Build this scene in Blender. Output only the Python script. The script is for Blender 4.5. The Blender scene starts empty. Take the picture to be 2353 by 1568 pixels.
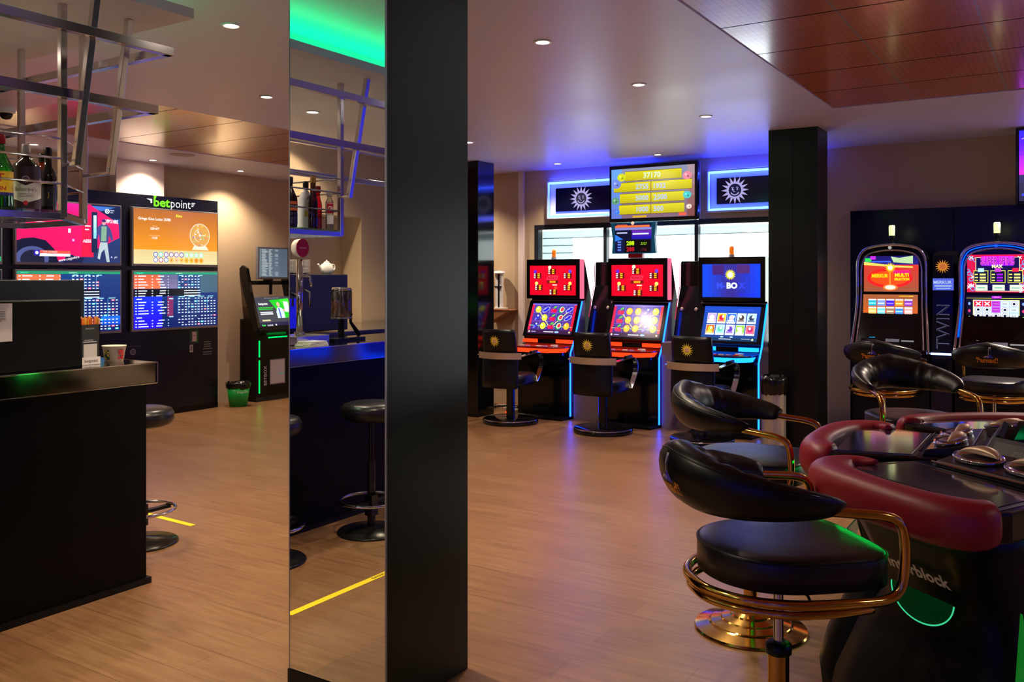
import bpy, math, random
from mathutils import Vector, Matrix
S = bpy.context.scene
C = S.collection
R = math.radians
PI = math.pi

# ---------------------------------------------------------------- camera, world, exposure
cd = bpy.data.cameras.new('camera')
cam = bpy.data.objects.new('camera', cd); C.objects.link(cam)
cam.location = (0, 0, 1.5)
cam.rotation_euler = (R(90), 0, R(32.55))
cd.sensor_fit = 'HORIZONTAL'; cd.sensor_width = 36.0
cd.lens = 36.0 * 2027 / 2353
cd.shift_y = -144 / 2353
cd.clip_start = 0.02
S.camera = cam
S.view_settings.view_transform = 'Standard'
S.view_settings.look = 'None'
S.view_settings.gamma = 1
S.view_settings.use_curve_mapping = False
S.view_settings.exposure = 0.4
W = bpy.data.worlds.new('world'); S.world = W; W.use_nodes = True
bg = W.node_tree.nodes['Background']
bg.inputs[0].default_value = (0.93, 0.97, 1.0, 1); bg.inputs[1].default_value = 5.0

HC = 2.77          # ceiling height
YF = 8.95          # far wall
XL = -8.65         # left wall (screens)
XB = -5.6          # wall behind the bar
XR, YB = 3.4, -3.6

# ---------------------------------------------------------------- colour and material helpers
def lin(c):
    out = []
    for v in c[:3]:
        v = v / 255.0
        out.append(v / 12.92 if v <= 0.04045 else ((v + 0.055) / 1.055) ** 2.4)
    return tuple(out) + (1.0,)

MATS = {}
def mat(name, col=(128, 128, 128), rough=0.5, metal=0.0, spec=0.5, coat=0.0, emit=None, es=0.0, trans=0.0, ior=1.45, noise=0.0, nscale=8.0, alpha=1.0):
    if name in MATS: return MATS[name]
    m = bpy.data.materials.new(name); m.use_nodes = True
    nt = m.node_tree; p = nt.nodes['Principled BSDF']
    p.inputs['Base Color'].default_value = lin(col)
    p.inputs['Roughness'].default_value = rough
    p.inputs['Metallic'].default_value = metal
    p.inputs['Specular IOR Level'].default_value = spec
    p.inputs['Coat Weight'].default_value = coat
    p.inputs['Coat Roughness'].default_value = 0.08
    p.inputs['Transmission Weight'].default_value = trans
    p.inputs['IOR'].default_value = ior
    if emit:
        p.inputs['Emission Color'].default_value = lin(emit); p.inputs['Emission Strength'].default_value = es
    if noise > 0:
        tc = nt.nodes.new('ShaderNodeTexCoord'); n = nt.nodes.new('ShaderNodeTexNoise')
        n.inputs['Scale'].default_value = nscale; n.inputs['Detail'].default_value = 4
        mp = nt.nodes.new('ShaderNodeMapRange')
        mp.inputs[3].default_value = max(0.02, rough - noise); mp.inputs[4].default_value = min(1, rough + noise)
        nt.links.new(tc.outputs['Object'], n.inputs['Vector']); nt.links.new(n.outputs[0], mp.inputs[0])
        nt.links.new(mp.outputs[0], p.inputs['Roughness'])
        b = nt.nodes.new('ShaderNodeBump'); b.inputs['Strength'].default_value = noise * 0.5; b.inputs['Distance'].default_value = 0.004
        nt.links.new(n.outputs[0], b.inputs['Height']); nt.links.new(b.outputs[0], p.inputs['Normal'])
    MATS[name] = m
    return m

def glow(name, rgb, strength):
    if name in MATS: return MATS[name]
    m = bpy.data.materials.new(name); m.use_nodes = True
    nt = m.node_tree; nt.nodes.clear()
    e = nt.nodes.new('ShaderNodeEmission'); o = nt.nodes.new('ShaderNodeOutputMaterial')
    e.inputs[0].default_value = tuple(rgb) + (1,); e.inputs[1].default_value = strength
    nt.links.new(e.outputs[0], o.inputs[0]); MATS[name] = m
    return m

def attr_mat(name, strength, rough=0.12, emissive=True):
    if name in MATS: return MATS[name]
    m = bpy.data.materials.new(name); m.use_nodes = True
    nt = m.node_tree; p = nt.nodes['Principled BSDF']
    a = nt.nodes.new('ShaderNodeAttribute'); a.attribute_name = 'Col'
    if emissive:
        p.inputs['Base Color'].default_value = (0.01, 0.01, 0.01, 1)
        p.inputs['Emission Strength'].default_value = strength
        nt.links.new(a.outputs['Color'], p.inputs['Emission Color'])
    else:
        nt.links.new(a.outputs['Color'], p.inputs['Base Color'])
    p.inputs['Roughness'].default_value = rough
    MATS[name] = m
    return m

def glass(name, col=(235, 245, 240), rough=0.02):
    return thin_glass(name, col)

# ---------------------------------------------------------------- mesh helpers
class MB:
    def __init__(s): s.v = []; s.f = []
    def add(s, vs, fs, M=None):
        o = len(s.v)
        s.v += [tuple(M @ Vector(v)) if M is not None else tuple(v) for v in vs]
        s.f += [tuple(i + o for i in f) for f in fs]
        return s
    def box(s, x0, y0, z0, x1, y1, z1, M=None):
        x0, x1 = min(x0, x1), max(x0, x1); y0, y1 = min(y0, y1), max(y0, y1); z0, z1 = min(z0, z1), max(z0, z1)
        vs = [(x0,y0,z0),(x1,y0,z0),(x1,y1,z0),(x0,y1,z0),(x0,y0,z1),(x1,y0,z1),(x1,y1,z1),(x0,y1,z1)]
        fs = [(0,3,2,1),(4,5,6,7),(0,1,5,4),(1,2,6,5),(2,3,7,6),(3,0,4,7)]
        return s.add(vs, fs, M)
    def lathe(s, prof, n=32, c=(0,0,0), M=None):
        vs = []; fs = []
        for r, z in prof:
            for k in range(n):
                a = 2*PI*k/n; vs.append((c[0]+r*math.cos(a), c[1]+r*math.sin(a), c[2]+z))
        m = len(prof)
        for i in range(m-1):
            for k in range(n):
                k2 = (k+1) % n
                fs.append((i*n+k, i*n+k2, (i+1)*n+k2, (i+1)*n+k))
        if prof[0][0] > 1e-5: fs.append(tuple(range(n-1, -1, -1)))
        if prof[-1][0] > 1e-5: fs.append(tuple(range((m-1)*n, m*n)))
        return s.add(vs, fs, M)
    def cyl(s, r, z0, z1, c=(0,0), n=24, r2=None, M=None):
        return s.lathe([(r, z0), (r if r2 is None else r2, z1)], n, (c[0], c[1], 0), M)
    def prism(s, poly, a, b, axis='z', M=None):
        """poly: 2D points ccw; extruded from a to b along axis ('z': xy, 'x': yz, 'y': xz)"""
        def P(p, t):
            return (p[0], p[1], t) if axis == 'z' else ((t, p[0], p[1]) if axis == 'x' else (p[0], t, p[1]))
        n = len(poly)
        vs = [P(p, a) for p in poly] + [P(p, b) for p in poly]
        fs = [tuple(range(n-1, -1, -1)), tuple(range(n, 2*n))] + [(i, (i+1) % n, n+(i+1) % n, n+i) for i in range(n)]
        return s.add(vs, fs, M)
    def tube(s, pts, r, n=10, closed=False, cap=True, sq=False):
        pts = [Vector(p) for p in pts]; N = len(pts)
        rr = r if isinstance(r, (list, tuple)) else [r]*N
        T = []
        for i in range(N):
            if closed: t = pts[(i+1) % N] - pts[i-1]
            elif i == 0: t = pts[1] - pts[0]
            elif i == N-1: t = pts[-1] - pts[-2]
            else: t = (pts[i+1]-pts[i]).normalized() + (pts[i]-pts[i-1]).normalized()
            T.append(t.normalized() if t.length > 1e-9 else Vector((0,0,1)))
        up = Vector((0,0,1)) if abs(T[0].z) < 0.9 else Vector((1,0,0))
        nrm = (up - T[0]*up.dot(T[0])).normalized()
        vs = []; fs = []
        if sq: n = 4
        for i in range(N):
            nrm = nrm - T[i]*nrm.dot(T[i])
            if nrm.length < 1e-6: nrm = T[i].orthogonal()
            nrm.normalize(); b = T[i].cross(nrm)
            for k in range(n):
                a = 2*PI*(k+(0.5 if sq else 0))/n
                q = 1.414 if sq else 1
                vs.append(pts[i] + (nrm*math.cos(a) + b*math.sin(a))*rr[i]*q)
        L = N if closed else N-1
        for i in range(L):
            j = (i+1) % N
            for k in range(n):
                k2 = (k+1) % n
                fs.append((i*n+k, i*n+k2, j*n+k2, j*n+k))
        if not closed and cap:
            fs.append(tuple(range(n-1, -1, -1))); fs.append(tuple(range((N-1)*n, N*n)))
        return s.add(vs, fs)
    def loft(s, rings, closed=False, cap=True):
        n = len(rings[0]); N = len(rings); vs = [p for r_ in rings for p in r_]; fs = []
        for i in range(N if closed else N-1):
            j = (i+1) % N
            for k in range(n):
                k2 = (k+1) % n; fs.append((i*n+k, i*n+k2, j*n+k2, j*n+k))
        if cap and not closed:
            fs.append(tuple(range(n-1, -1, -1))); fs.append(tuple(range((N-1)*n, N*n)))
        return s.add(vs, fs)

def spline(P, sub=6, closed=False):
    P = [Vector(p) for p in P]; N = len(P); out = []
    for i in range(N if closed else N-1):
        if closed: a, b, c_, d = P[i-1], P[i], P[(i+1) % N], P[(i+2) % N]
        else: a, b, c_, d = P[max(i-1,0)], P[i], P[i+1], P[min(i+2,N-1)]
        for k in range(sub):
            t = k/sub
            out.append(0.5*((2*b)+(c_-a)*t+(2*a-5*b+4*c_-d)*t*t+(3*b-a-3*c_+d)*t**3))
    if not closed: out.append(P[-1])
    return out

def obj(name, mb, m, parent=None, smooth=False, bevel=0.0, seg=2, loc=None, rot=None, M=None, label=None):
    me = bpy.data.meshes.new(name)
    me.from_pydata([tuple(v) for v in mb.v], [], mb.f); me.update()
    import bmesh
    bm = bmesh.new(); bm.from_mesh(me); bmesh.ops.recalc_face_normals(bm, faces=bm.faces); bm.to_mesh(me); bm.free()
    if smooth:
        for p in me.polygons: p.use_smooth = len(p.vertices) < 6
    o = bpy.data.objects.new(name, me); C.objects.link(o)
    if m: me.materials.append(m)
    if bevel > 0:
        b = o.modifiers.new('bevel', 'BEVEL'); b.width = bevel; b.segments = seg; b.limit_method = 'ANGLE'; b.angle_limit = R(35)
    if parent: o.parent = parent
    if loc: o.location = loc
    if rot: o.rotation_euler = rot
    if M is not None: o.matrix_local = M
    if label: o['label'] = label
    return o

def tag(o, label, cat, group=None):
    o['label'] = label; o['category'] = cat
    if group: o['group'] = group
    return o
def thing(name, label, cat, loc=(0,0,0), rz=0, group=None):
    o = bpy.data.objects.new(name, None); C.objects.link(o); o.empty_display_size = 0.1
    o.location = loc; o.rotation_euler = (0, 0, rz)
    return tag(o, label, cat, group)
def struct(name, mb, m, **k):
    o = obj(name, mb, m, **k)
    if not k.get('parent'): o['kind'] = 'structure'
    return o
def dup(o, parent=None):
    c = o.copy(); C.objects.link(c)
    if parent: c.parent = parent
    for ch in list(o.children): dup(ch, c)
    return c
def frame(o, u, v):
    """matrix whose x axis is u and y axis is v, for flat pictures and lettering"""
    u = Vector(u).normalized(); v = Vector(v).normalized(); w = u.cross(v)
    return Matrix(((u.x, v.x, w.x, o[0]), (u.y, v.y, w.y, o[1]), (u.z, v.z, w.z, o[2]), (0, 0, 0, 1)))

# ---------------------------------------------------------------- flat pictures: screens, labels, lettering
TC = {}
def text_geo(s, bold=0.0):
    k = (s, bold)
    if k not in TC:
        cu = bpy.data.curves.new('t', 'FONT'); cu.body = s; cu.size = 1.0; cu.resolution_u = 2; cu.offset = bold; cu.fill_mode = 'FRONT'
        o = bpy.data.objects.new('t', cu); C.objects.link(o)
        dg = bpy.context.evaluated_depsgraph_get()
        me = bpy.data.meshes.new_from_object(o.evaluated_get(dg))
        vs = [tuple(v.co) for v in me.vertices]; fs = [tuple(p.vertices) for p in me.polygons]
        bpy.data.objects.remove(o); bpy.data.curves.remove(cu); bpy.data.meshes.remove(me)
        TC[k] = (vs, fs)
    return TC[k]

def thin_glass(name, col=(240, 250, 245), gloss=0.12, rough=0.03):
    if name in MATS: return MATS[name]
    m = bpy.data.materials.new(name); m.use_nodes = True; nt = m.node_tree; nt.nodes.clear(); N = nt.nodes
    t_ = N.new('ShaderNodeBsdfTransparent'); g_ = N.new('ShaderNodeBsdfGlossy'); x_ = N.new('ShaderNodeMixShader'); f_ = N.new('ShaderNodeLayerWeight'); o_ = N.new('ShaderNodeOutputMaterial'); a_ = N.new('ShaderNodeMath'); a_.operation = 'MULTIPLY_ADD'
    t_.inputs[0].default_value = lin(col); g_.inputs[0].default_value = (1, 1, 1, 1); g_.inputs[1].default_value = rough; f_.inputs[0].default_value = 0.25
    a_.inputs[1].default_value = 0.8; a_.inputs[2].default_value = gloss*0.5
    nt.links.new(f_.outputs['Fresnel'], a_.inputs[0]); nt.links.new(a_.outputs[0], x_.inputs[0]); nt.links.new(t_.outputs[0], x_.inputs[1]); nt.links.new(g_.outputs[0], x_.inputs[2]); nt.links.new(x_.outputs[0], o_.inputs[0])
    MATS[name] = m; return m

class Gfx:
    """flat picture drawn in metres, origin lower left"""
    def __init__(s, dz=0.0004): s.v = []; s.f = []; s.c = []; s.z = 0.0; s.dz = dz; s.clip = None
    def poly(s, pts, col, step=True):
        if step: s.z += s.dz
        o = len(s.v); s.v += [(p[0], p[1], s.z) for p in pts]; s.f.append(tuple(range(o, o+len(pts)))); s.c.append(lin(col))
    def rect(s, x, y, w, h, col, sk=0, step=True): s.poly([(x,y),(x+w,y),(x+w+sk,y+h),(x+sk,y+h)], col, step)
    def grad(s, x, y, w, h, c0, c1, n=8, horiz=False):
        s.z += s.dz
        for i in range(n):
            t = (i+.5)/n; c = tuple(c0[k]*(1-t)+c1[k]*t for k in range(3))
            if horiz: s.rect(x+w*i/n, y, w/n, h, c, step=False)
            else: s.rect(x, y+h*i/n, w, h/n, c, step=False)
    def ell(s, x, y, rx, ry=None, col=(255,255,255), rot=0, n=20, step=True):
        ry = rx if ry is None else ry; c_, s_ = math.cos(rot), math.sin(rot)
        s.poly([(x+rx*math.cos(a)*c_-ry*math.sin(a)*s_, y+rx*math.cos(a)*s_+ry*math.sin(a)*c_) for a in [2*PI*k/n for k in range(n)]], col, step)
    def line(s, x0, y0, x1, y1, w, col):
        d = Vector((x1-x0, y1-y0)); n = Vector((-d.y, d.x)).normalized()*w/2
        s.poly([(x0-n.x,y0-n.y),(x1-n.x,y1-n.y),(x1+n.x,y1+n.y),(x0+n.x,y0+n.y)], col)
    def arc(s, x, y, r, a0, a1, w, col, n=10):
        s.z += s.dz
        for i in range(n):
            t0 = a0+(a1-a0)*i/n; t1 = a0+(a1-a0)*(i+1)/n
            s.poly([(x+(r-w/2)*math.cos(t0), y+(r-w/2)*math.sin(t0)), (x+(r+w/2)*math.cos(t0), y+(r+w/2)*math.sin(t0)),
                    (x+(r+w/2)*math.cos(t1), y+(r+w/2)*math.sin(t1)), (x+(r-w/2)*math.cos(t1), y+(r-w/2)*math.sin(t1))], col, False)
    def text(s, t, x, y, h, col, align='c', bold=0.0, maxw=None, rot=0.0, stretch=1.0):
        vs, fs = text_geo(t, bold)
        if not vs: return
        x0 = min(v[0] for v in vs); x1 = max(v[0] for v in vs)
        k = h/0.7; w = (x1-x0)*k*stretch; kx = k*stretch
        if maxw and w > maxw: kx *= maxw/w; w = maxw
        ox = {'c': -w/2, 'l': 0, 'r': -w}[align]
        s.z += s.dz; o = len(s.v); c_, s_ = math.cos(rot), math.sin(rot)
        for v in vs:
            a = (v[0]-x0)*kx+ox; b = v[1]*k
            s.v.append((x+a*c_-b*s_, y+a*s_+b*c_, s.z))
        for f in fs: s.f.append(tuple(i+o for i in f)); s.c.append(lin(col))
    def sun(s, x, y, r, ray, disc=None, face=None, rays=16, inner=0.55):
        s.z += s.dz
        for k in range(rays):
            a = 2*PI*k/rays; da = PI/rays*0.95
            s.poly([(x+r*inner*math.cos(a-da), y+r*inner*math.sin(a-da)), (x+r*math.cos(a), y+r*math.sin(a)), (x+r*inner*math.cos(a+da), y+r*inner*math.sin(a+da))], ray, False)
        s.ell(x, y, r*inner*1.04, col=ray, n=32)
        if disc: s.ell(x, y, r*inner*0.82, col=disc, n=32)
        if face:
            q = r*inner*0.82
            for e in (-1, 1):
                s.ell(x+e*q*.38, y+q*.15, q*.09, q*.2, face)
                s.arc(x+e*q*.38, y+q*.2, q*.26, R(40), R(140), q*.08, face, 5)
            s.arc(x, y-q*.05, q*.22, R(120), R(290), q*.09, face, 6)
            s.arc(x, y-q*.05, q*.68, R(205), R(335), q*.16, face, 10)
    def build(s, name, m, parent=None, M=None, bend=None, label=None):
        zm = max(v[2] for v in s.v); kz = min(1.0, 0.0035/zm)
        s.v = [(v[0], v[1], v[2]*kz) for v in s.v]
        me = bpy.data.meshes.new(name)
        me.from_pydata(s.v, [], s.f); me.update()
        ca = me.color_attributes.new('Col', 'FLOAT_COLOR', 'CORNER'); i = 0
        dat = ca.data
        for p, c in zip(me.polygons, s.c):
            for li in p.loop_indices: dat[li].color = c
        if s.clip:
            import bmesh
            bm = bmesh.new(); bm.from_mesh(me)
            for co, no in (((0,0,0),(-1,0,0)), ((s.clip[0],0,0),(1,0,0)), ((0,0,0),(0,-1,0)), ((0,s.clip[1],0),(0,1,0))):
                bmesh.ops.bisect_plane(bm, geom=bm.verts[:]+bm.edges[:]+bm.faces[:], plane_co=co, plane_no=no, clear_outer=True)
            bm.to_mesh(me); bm.free()
        if bend is not None:
            import bmesh
            bm = bmesh.new(); bm.from_mesh(me); xs = [v.co.x for v in bm.verts]; x = min(xs)+0.006
            while x < max(xs):
                bmesh.ops.bisect_plane(bm, geom=bm.verts[:]+bm.edges[:]+bm.faces[:], plane_co=(x,0,0), plane_no=(1,0,0)); x += 0.006
            for v in bm.verts: v.co = bend(*v.co)
            bm.to_mesh(me); bm.free()
        me.materials.append(m)
        o = bpy.data.objects.new(name, me); C.objects.link(o)
        if parent: o.parent = parent
        if M is not None: o.matrix_local = M
        if label: o['label'] = label
        return o
SCREEN = attr_mat('screen', 1.1, 0.18)
PRINT = attr_mat('print', 0, 0.45, emissive=False)
def scale_to(g, k):
    g.v = [(a*k, b*k, c) for a, b, c in g.v]; return g

# ---------------------------------------------------------------- materials
def floor_mat():
    m = bpy.data.materials.new('wood_floor'); m.use_nodes = True; nt = m.node_tree; N = nt.nodes; L = nt.links; p = N['Principled BSDF']
    tc = N.new('ShaderNodeTexCoord')
    br = N.new('ShaderNodeTexBrick'); br.inputs['Scale'].default_value = 1; br.inputs['Brick Width'].default_value = 1.22; br.inputs['Row Height'].default_value = 0.18
    br.inputs['Mortar Size'].default_value = 0.0012; br.offset = 0.37
    br.inputs['Color1'].default_value = lin((144, 106, 72)); br.inputs['Color2'].default_value = lin((134, 96, 64)); br.inputs['Mortar'].default_value = lin((98, 68, 44))
    L.new(tc.outputs['Object'], br.inputs['Vector'])
    mp = N.new('ShaderNodeMapping'); mp.inputs['Scale'].default_value = (2.2, 26, 1)
    L.new(tc.outputs['Object'], mp.inputs[0])
    n = N.new('ShaderNodeTexNoise'); n.inputs['Scale'].default_value = 1.6; n.inputs['Detail'].default_value = 7; n.inputs['Distortion'].default_value = 0.6
    L.new(mp.outputs[0], n.inputs['Vector'])
    mx = N.new('ShaderNodeMix'); mx.data_type = 'RGBA'; mx.blend_type = 'MULTIPLY'; mx.inputs[0].default_value = 0.75
    cr = N.new('ShaderNodeValToRGB'); cr.color_ramp.elements[0].position = 0.3; cr.color_ramp.elements[0].color = (0.62, 0.55, 0.5, 1); cr.color_ramp.elements[1].position = 0.62; cr.color_ramp.elements[1].color = (1, 1, 1, 1)
    L.new(n.outputs[0], cr.inputs[0]); L.new(br.outputs['Color'], mx.inputs[6]); L.new(cr.outputs[0], mx.inputs[7]); L.new(mx.outputs[2], p.inputs['Base Color'])
    p.inputs['Roughness'].default_value = 0.33; p.inputs['Specular IOR Level'].default_value = 0.45
    b = N.new('ShaderNodeBump'); b.inputs['Strength'].default_value = 0.15; b.inputs['Distance'].default_value = 0.002; L.new(n.outputs[0], b.inputs['Height']); L.new(b.outputs[0], p.inputs['Normal'])
    return m
def wood_panel_mat(ox, oy, tx, ty):
    m = bpy.data.materials.new('perforated_wood'); m.use_nodes = True; nt = m.node_tree; N = nt.nodes; L = nt.links; p = N['Principled BSDF']
    tc = N.new('ShaderNodeTexCoord'); sp = N.new('ShaderNodeSeparateXYZ'); L.new(tc.outputs['Object'], sp.inputs[0])
    def M_(op, a, b=None):
        q = N.new('ShaderNodeMath'); q.operation = op
        for i, x in enumerate((a, b)):
            if x is None: continue
            if isinstance(x, (int, float)): q.inputs[i].default_value = x
            else: L.new(x, q.inputs[i])
        return q.outputs[0]
    def dist(axis, o, step):      # distance to the nearest multiple of step
        t = M_('SUBTRACT', sp.outputs[axis], o - 50*step); t = M_('MODULO', t, step); return M_('MINIMUM', t, M_('SUBTRACT', step, t))
    dark = M_('LESS_THAN', dist(1, oy, ty), 0.006)
    lite = M_('LESS_THAN', dist(0, ox, tx), 0.006)
    hx = dist(0, ox, 0.032); hy = dist(1, oy, 0.032)
    hole = M_('LESS_THAN', M_('ADD', M_('MULTIPLY', hx, hx), M_('MULTIPLY', hy, hy)), 0.0046**2)
    mp = N.new('ShaderNodeMapping'); mp.inputs['Scale'].default_value = (3, 30, 3); L.new(tc.outputs['Object'], mp.inputs[0])
    n = N.new('ShaderNodeTexNoise'); n.inputs['Scale'].default_value = 1.5; n.inputs['Detail'].default_value = 5; L.new(mp.outputs[0], n.inputs['Vector'])
    cr = N.new('ShaderNodeValToRGB'); cr.color_ramp.elements[0].color = lin((168, 88, 38)); cr.color_ramp.elements[1].color = lin((214, 124, 56)); L.new(n.outputs[0], cr.inputs[0])
    def mix(f, a, b):
        q = N.new('ShaderNodeMix'); q.data_type = 'RGBA'; L.new(f, q.inputs[0])
        L.new(a, q.inputs[6]); q.inputs[7].default_value = b; return q.outputs[2]
    c1 = mix(hole, cr.outputs[0], (0.02, 0.012, 0.01, 1)); c2 = mix(lite, c1, lin((150, 136, 130))); c3 = mix(dark, c2, (0.01, 0.006, 0.005, 1))
    L.new(c3, p.inputs['Base Color'])
    cw = M_('MULTIPLY', M_('SUBTRACT', 1.0, dark), M_('SUBTRACT', 1.0, M_('MULTIPLY', hole, 0.8))); L.new(cw, p.inputs['Coat Weight']); L.new(M_('MULTIPLY', cw, 0.5), p.inputs['Specular IOR Level'])
    p.inputs['Roughness'].default_value = 0.3; p.inputs['Coat Roughness'].default_value = 0.16
    return m
FLOOR = floor_mat()
CEIL = mat('ceiling_paint', (204, 202, 226), 0.38, noise=0.08, nscale=1.2)
RAFT = mat('raft_paint', (206, 202, 204), 0.6)
WALL = mat('taupe_wall', (190, 166, 136), 0.7)
WALLB = mat('beige_wall', (196, 172, 138), 0.7)
PALE = mat('pale_paint', (226, 206, 200), 0.6)
BLACKG = mat('black_gloss', (10, 10, 12), 0.12, noise=0.04, nscale=3)
BLACKS = mat('black_satin', (9, 9, 11), 0.34, spec=0.3)
BLACKM = mat('black_matte', (16, 16, 18), 0.6)
COLBLK = mat('column_lacquer', (3, 4, 7), 0.33, spec=0.26)
LEATHER = mat('black_leather', (10, 10, 13), 0.36, spec=0.4, noise=0.1, nscale=60)
MAROON = mat('maroon_leather', (140, 20, 36), 0.42, noise=0.06, nscale=45)
GOLD = mat('gold_metal', (214, 168, 84), 0.13, 1.0)
CHROME = mat('chrome', (212, 212, 216), 0.07, 1.0)
STEEL = mat('brushed_steel', (186, 182, 176), 0.22, 1.0, noise=0.06, nscale=5)
BRASSY = mat('satin_metal', (214, 190, 162), 0.42, 0.75)
WHITEP = mat('white_plastic', (225, 225, 222), 0.4)
PORC = mat('porcelain', (228, 224, 212), 0.15)
GREY = mat('grey_plastic', (110, 112, 118), 0.4)
SILVERB = mat('silver_bezel', (150, 148, 150), 0.35, 0.4)
TAUPEP = mat('taupe_panel', (118, 98, 92), 0.5)
NAVY = mat('navy_panel', (14, 14, 26), 0.3)
MIRROR = mat('mirror', (238, 240, 240), 0.0, 1.0)
RACKM = mat('rack_chrome', (214, 210, 210), 0.2, 1.0)
GLASS = thin_glass('clear_glass', (246, 250, 248))
GREENGL = glass('green_glass', (60, 170, 60))
BLUE_LED = glow('blue_led', (0.003, 0.045, 1.0), 11)
CYAN_LED = glow('cyan_led', (0.004, 0.12, 1.0), 5)
RED_LED = glow('red_led', (1.0, 0.03, 0.005), 2.0)
GREEN_LED = glow('green_led', (0.0, 0.8, 0.08), 2.5)
LENS = glow('lamp_lens', (1.0, 0.86, 0.7), 20)
# ================================================================ SETTING
b = MB(); b.box(XL, YB, -0.1, XR, YF, 0); struct('floor', b, FLOOR)
# ceiling: white boards around two recessed fields of wood tiles
b = MB()
WX0, WY1 = -1.53, 6.85          # right-hand wood field: X > WX0, Y < WY1
VX0, VX1, VY0, VY1 = -7.5, -5.66, 3.62, 7.3
b.box(VX1, YB, HC, WX0, YF, HC+0.03)
b.box(WX0, WY1, HC, XR, YF, HC+0.03)
b.box(XL, YB, HC, VX0, YF, HC+0.03)
b.box(VX0, YB, HC, VX1, VY0, HC+0.03)
b.box(VX0, VY1, HC, VX1, YF, HC+0.03)
struct('ceiling', b, CEIL)
b = MB(); b.box(WX0, YB, HC+0.006, XR, WY1, HC+0.03); struct('ceiling_wood', b, wood_panel_mat(WX0, WY1, 0.57, 0.62))
b = MB(); b.box(VX0, VY0, HC+0.006, VX1, VY1, HC+0.03); struct('ceiling_wood', b, wood_panel_mat(VX1, VY0, 0.62, 0.62))
# far wall with window opening
WXA, WXB, WZA, WZB = -5.40, -2.30, 0.80, 2.13
b = MB()
b.box(XL-0.1, YF, 0, WXA, YF+0.2, HC+0.03); b.box(WXB, YF, 0, 1.62, YF+0.2, HC+0.03); b.box(3.18, YF, 0, XR+0.1, YF+0.2, HC+0.03); b.box(1.62, YF, 0, 3.18, YF+0.2, 0.1); b.box(1.62, YF, 2.3, 3.18, YF+0.2, HC+0.03)
b.box(WXA, YF, 0, WXB, YF+0.2, WZA); b.box(WXA, YF, WZB, WXB, YF+0.2, HC+0.03)
struct('wall_far', b, WALL)
w2 = bpy.data.objects.new('window_added', None); C.objects.link(w2); w2['kind'] = 'structure'; w2.location = (0, YF, 0)  # unseen second window, added for daylight and its reflection in the column
b = MB(); b.box(1.62, 0, 0.1, 1.68, 0.1, 2.3); b.box(3.12, 0, 0.1, 3.18, 0.1, 2.3); b.box(1.68, 0, 0.1, 3.12, 0.1, 0.2); b.box(1.68, 0, 2.22, 3.12, 0.1, 2.3); b.box(2.38, 0.02, 0.2, 2.42, 0.08, 2.22); obj('window_frame', b, mat('window_frame', (30, 34, 44), 0.4), w2)
b = MB(); b.box(1.68, 0.05, 0.2, 3.12, 0.056, 2.22); obj('window_pane', b, GLASS, w2)
b = MB(); b.box(XL-0.1, 0.85, 0, XL, YF, HC+0.03); struct('wall_left', b, WALL)
# wall behind the bar with a niche
b = MB()
NY0, NY1, NZ0, NZ1 = -1.59, -0.15, 0.0, 2.067
b.box(XB-0.4, YB-0.1, 0, XB, NY0, HC+0.03); b.box(XB-0.4, NY1, 0, XB, 0.85, HC+0.03)
b.box(XB-0.4, NY0, NZ1, XB, NY1, HC+0.03); b.box(XB-0.4, NY0, 0, XB-0.25, NY1, NZ1)
b.box(XL-0.1, 0.75, 0, XB-0.4, 0.85, HC+0.03)
struct('wall_bar', b, WALLB)
b = MB(); b.box(XB-0.4, YB-0.1, 0, XR+0.1, YB, HC+0.03); struct('wall_back', b, WALL)
b = MB(); b.box(XR, YB, 0, XR+0.1, YF, HC+0.03); struct('wall_right', b, WALL)
b = MB(); b.box(-5.60, YF-0.04, 0, -5.53, YF, HC); struct('trim_1', b, PALE, bevel=0.003)
b = MB(); b.box(XL, YF-0.03, 0.30, -5.60, YF, 0.37); struct('trim_2', b, PALE)
b = MB(); b.box(XL, 5.60, 0, XL+0.12, 6.18, HC); struct('trim_3', b, PALE)
# window: dark frame, panes, slatted shutter behind
w1 = bpy.data.objects.new('window_1', None); C.objects.link(w1); w1['kind'] = 'structure'; w1.location = (0, YF, 0)
b = MB(); t = 0.055
b.box(WXA, 0, WZB-t, WXB, 0.1, WZB); b.box(WXA, 0, WZA, WXB, 0.1, WZA+t); b.box(WXA, 0, WZA+t, WXA+t, 0.1, WZB-t); b.box(WXB-t, 0, WZA+t, WXB, 0.1, WZB-t)
b.box(-4.50, 0.02, WZA+t, -4.46, 0.1, WZB-t); b.box(-3.42, 0.02, WZA+t, -3.38, 0.1, WZB-t)
obj('window_frame', b, mat('window_frame', (30, 34, 44), 0.4), w1, bevel=0.003)
b = MB(); b.box(WXA+t, 0.05, WZA+t, WXB-t, 0.056, WZB-t); obj('window_pane', b, GLASS, w1)
m = bpy.data.materials.new('white_slat'); m.use_nodes = True; nt = m.node_tree; nt.nodes.clear()
tr = nt.nodes.new('ShaderNodeBsdfTranslucent'); df = nt.nodes.new('ShaderNodeBsdfDiffuse'); mx = nt.nodes.new('ShaderNodeMixShader'); oo = nt.nodes.new('ShaderNodeOutputMaterial')
tr.inputs[0].default_value = (0.56, 0.62, 0.64, 1); df.inputs[0].default_value = (0.7, 0.72, 0.74, 1); mx.inputs[0].default_value = 0.25
nt.links.new(tr.outputs[0], mx.inputs[1]); nt.links.new(df.outputs[0], mx.inputs[2]); nt.links.new(mx.outputs[0], oo.inputs[0])
b = MB()
z = WZB-0.07
for i in range(13):
    for (xa, xb) in ((-5.36, -4.95), (-4.22, -3.95)) if i else ((-5.36, -2.34),):
        b.box(xa, 0.13, z-0.082, xb, 0.136, z)
    z -= 0.088
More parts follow.
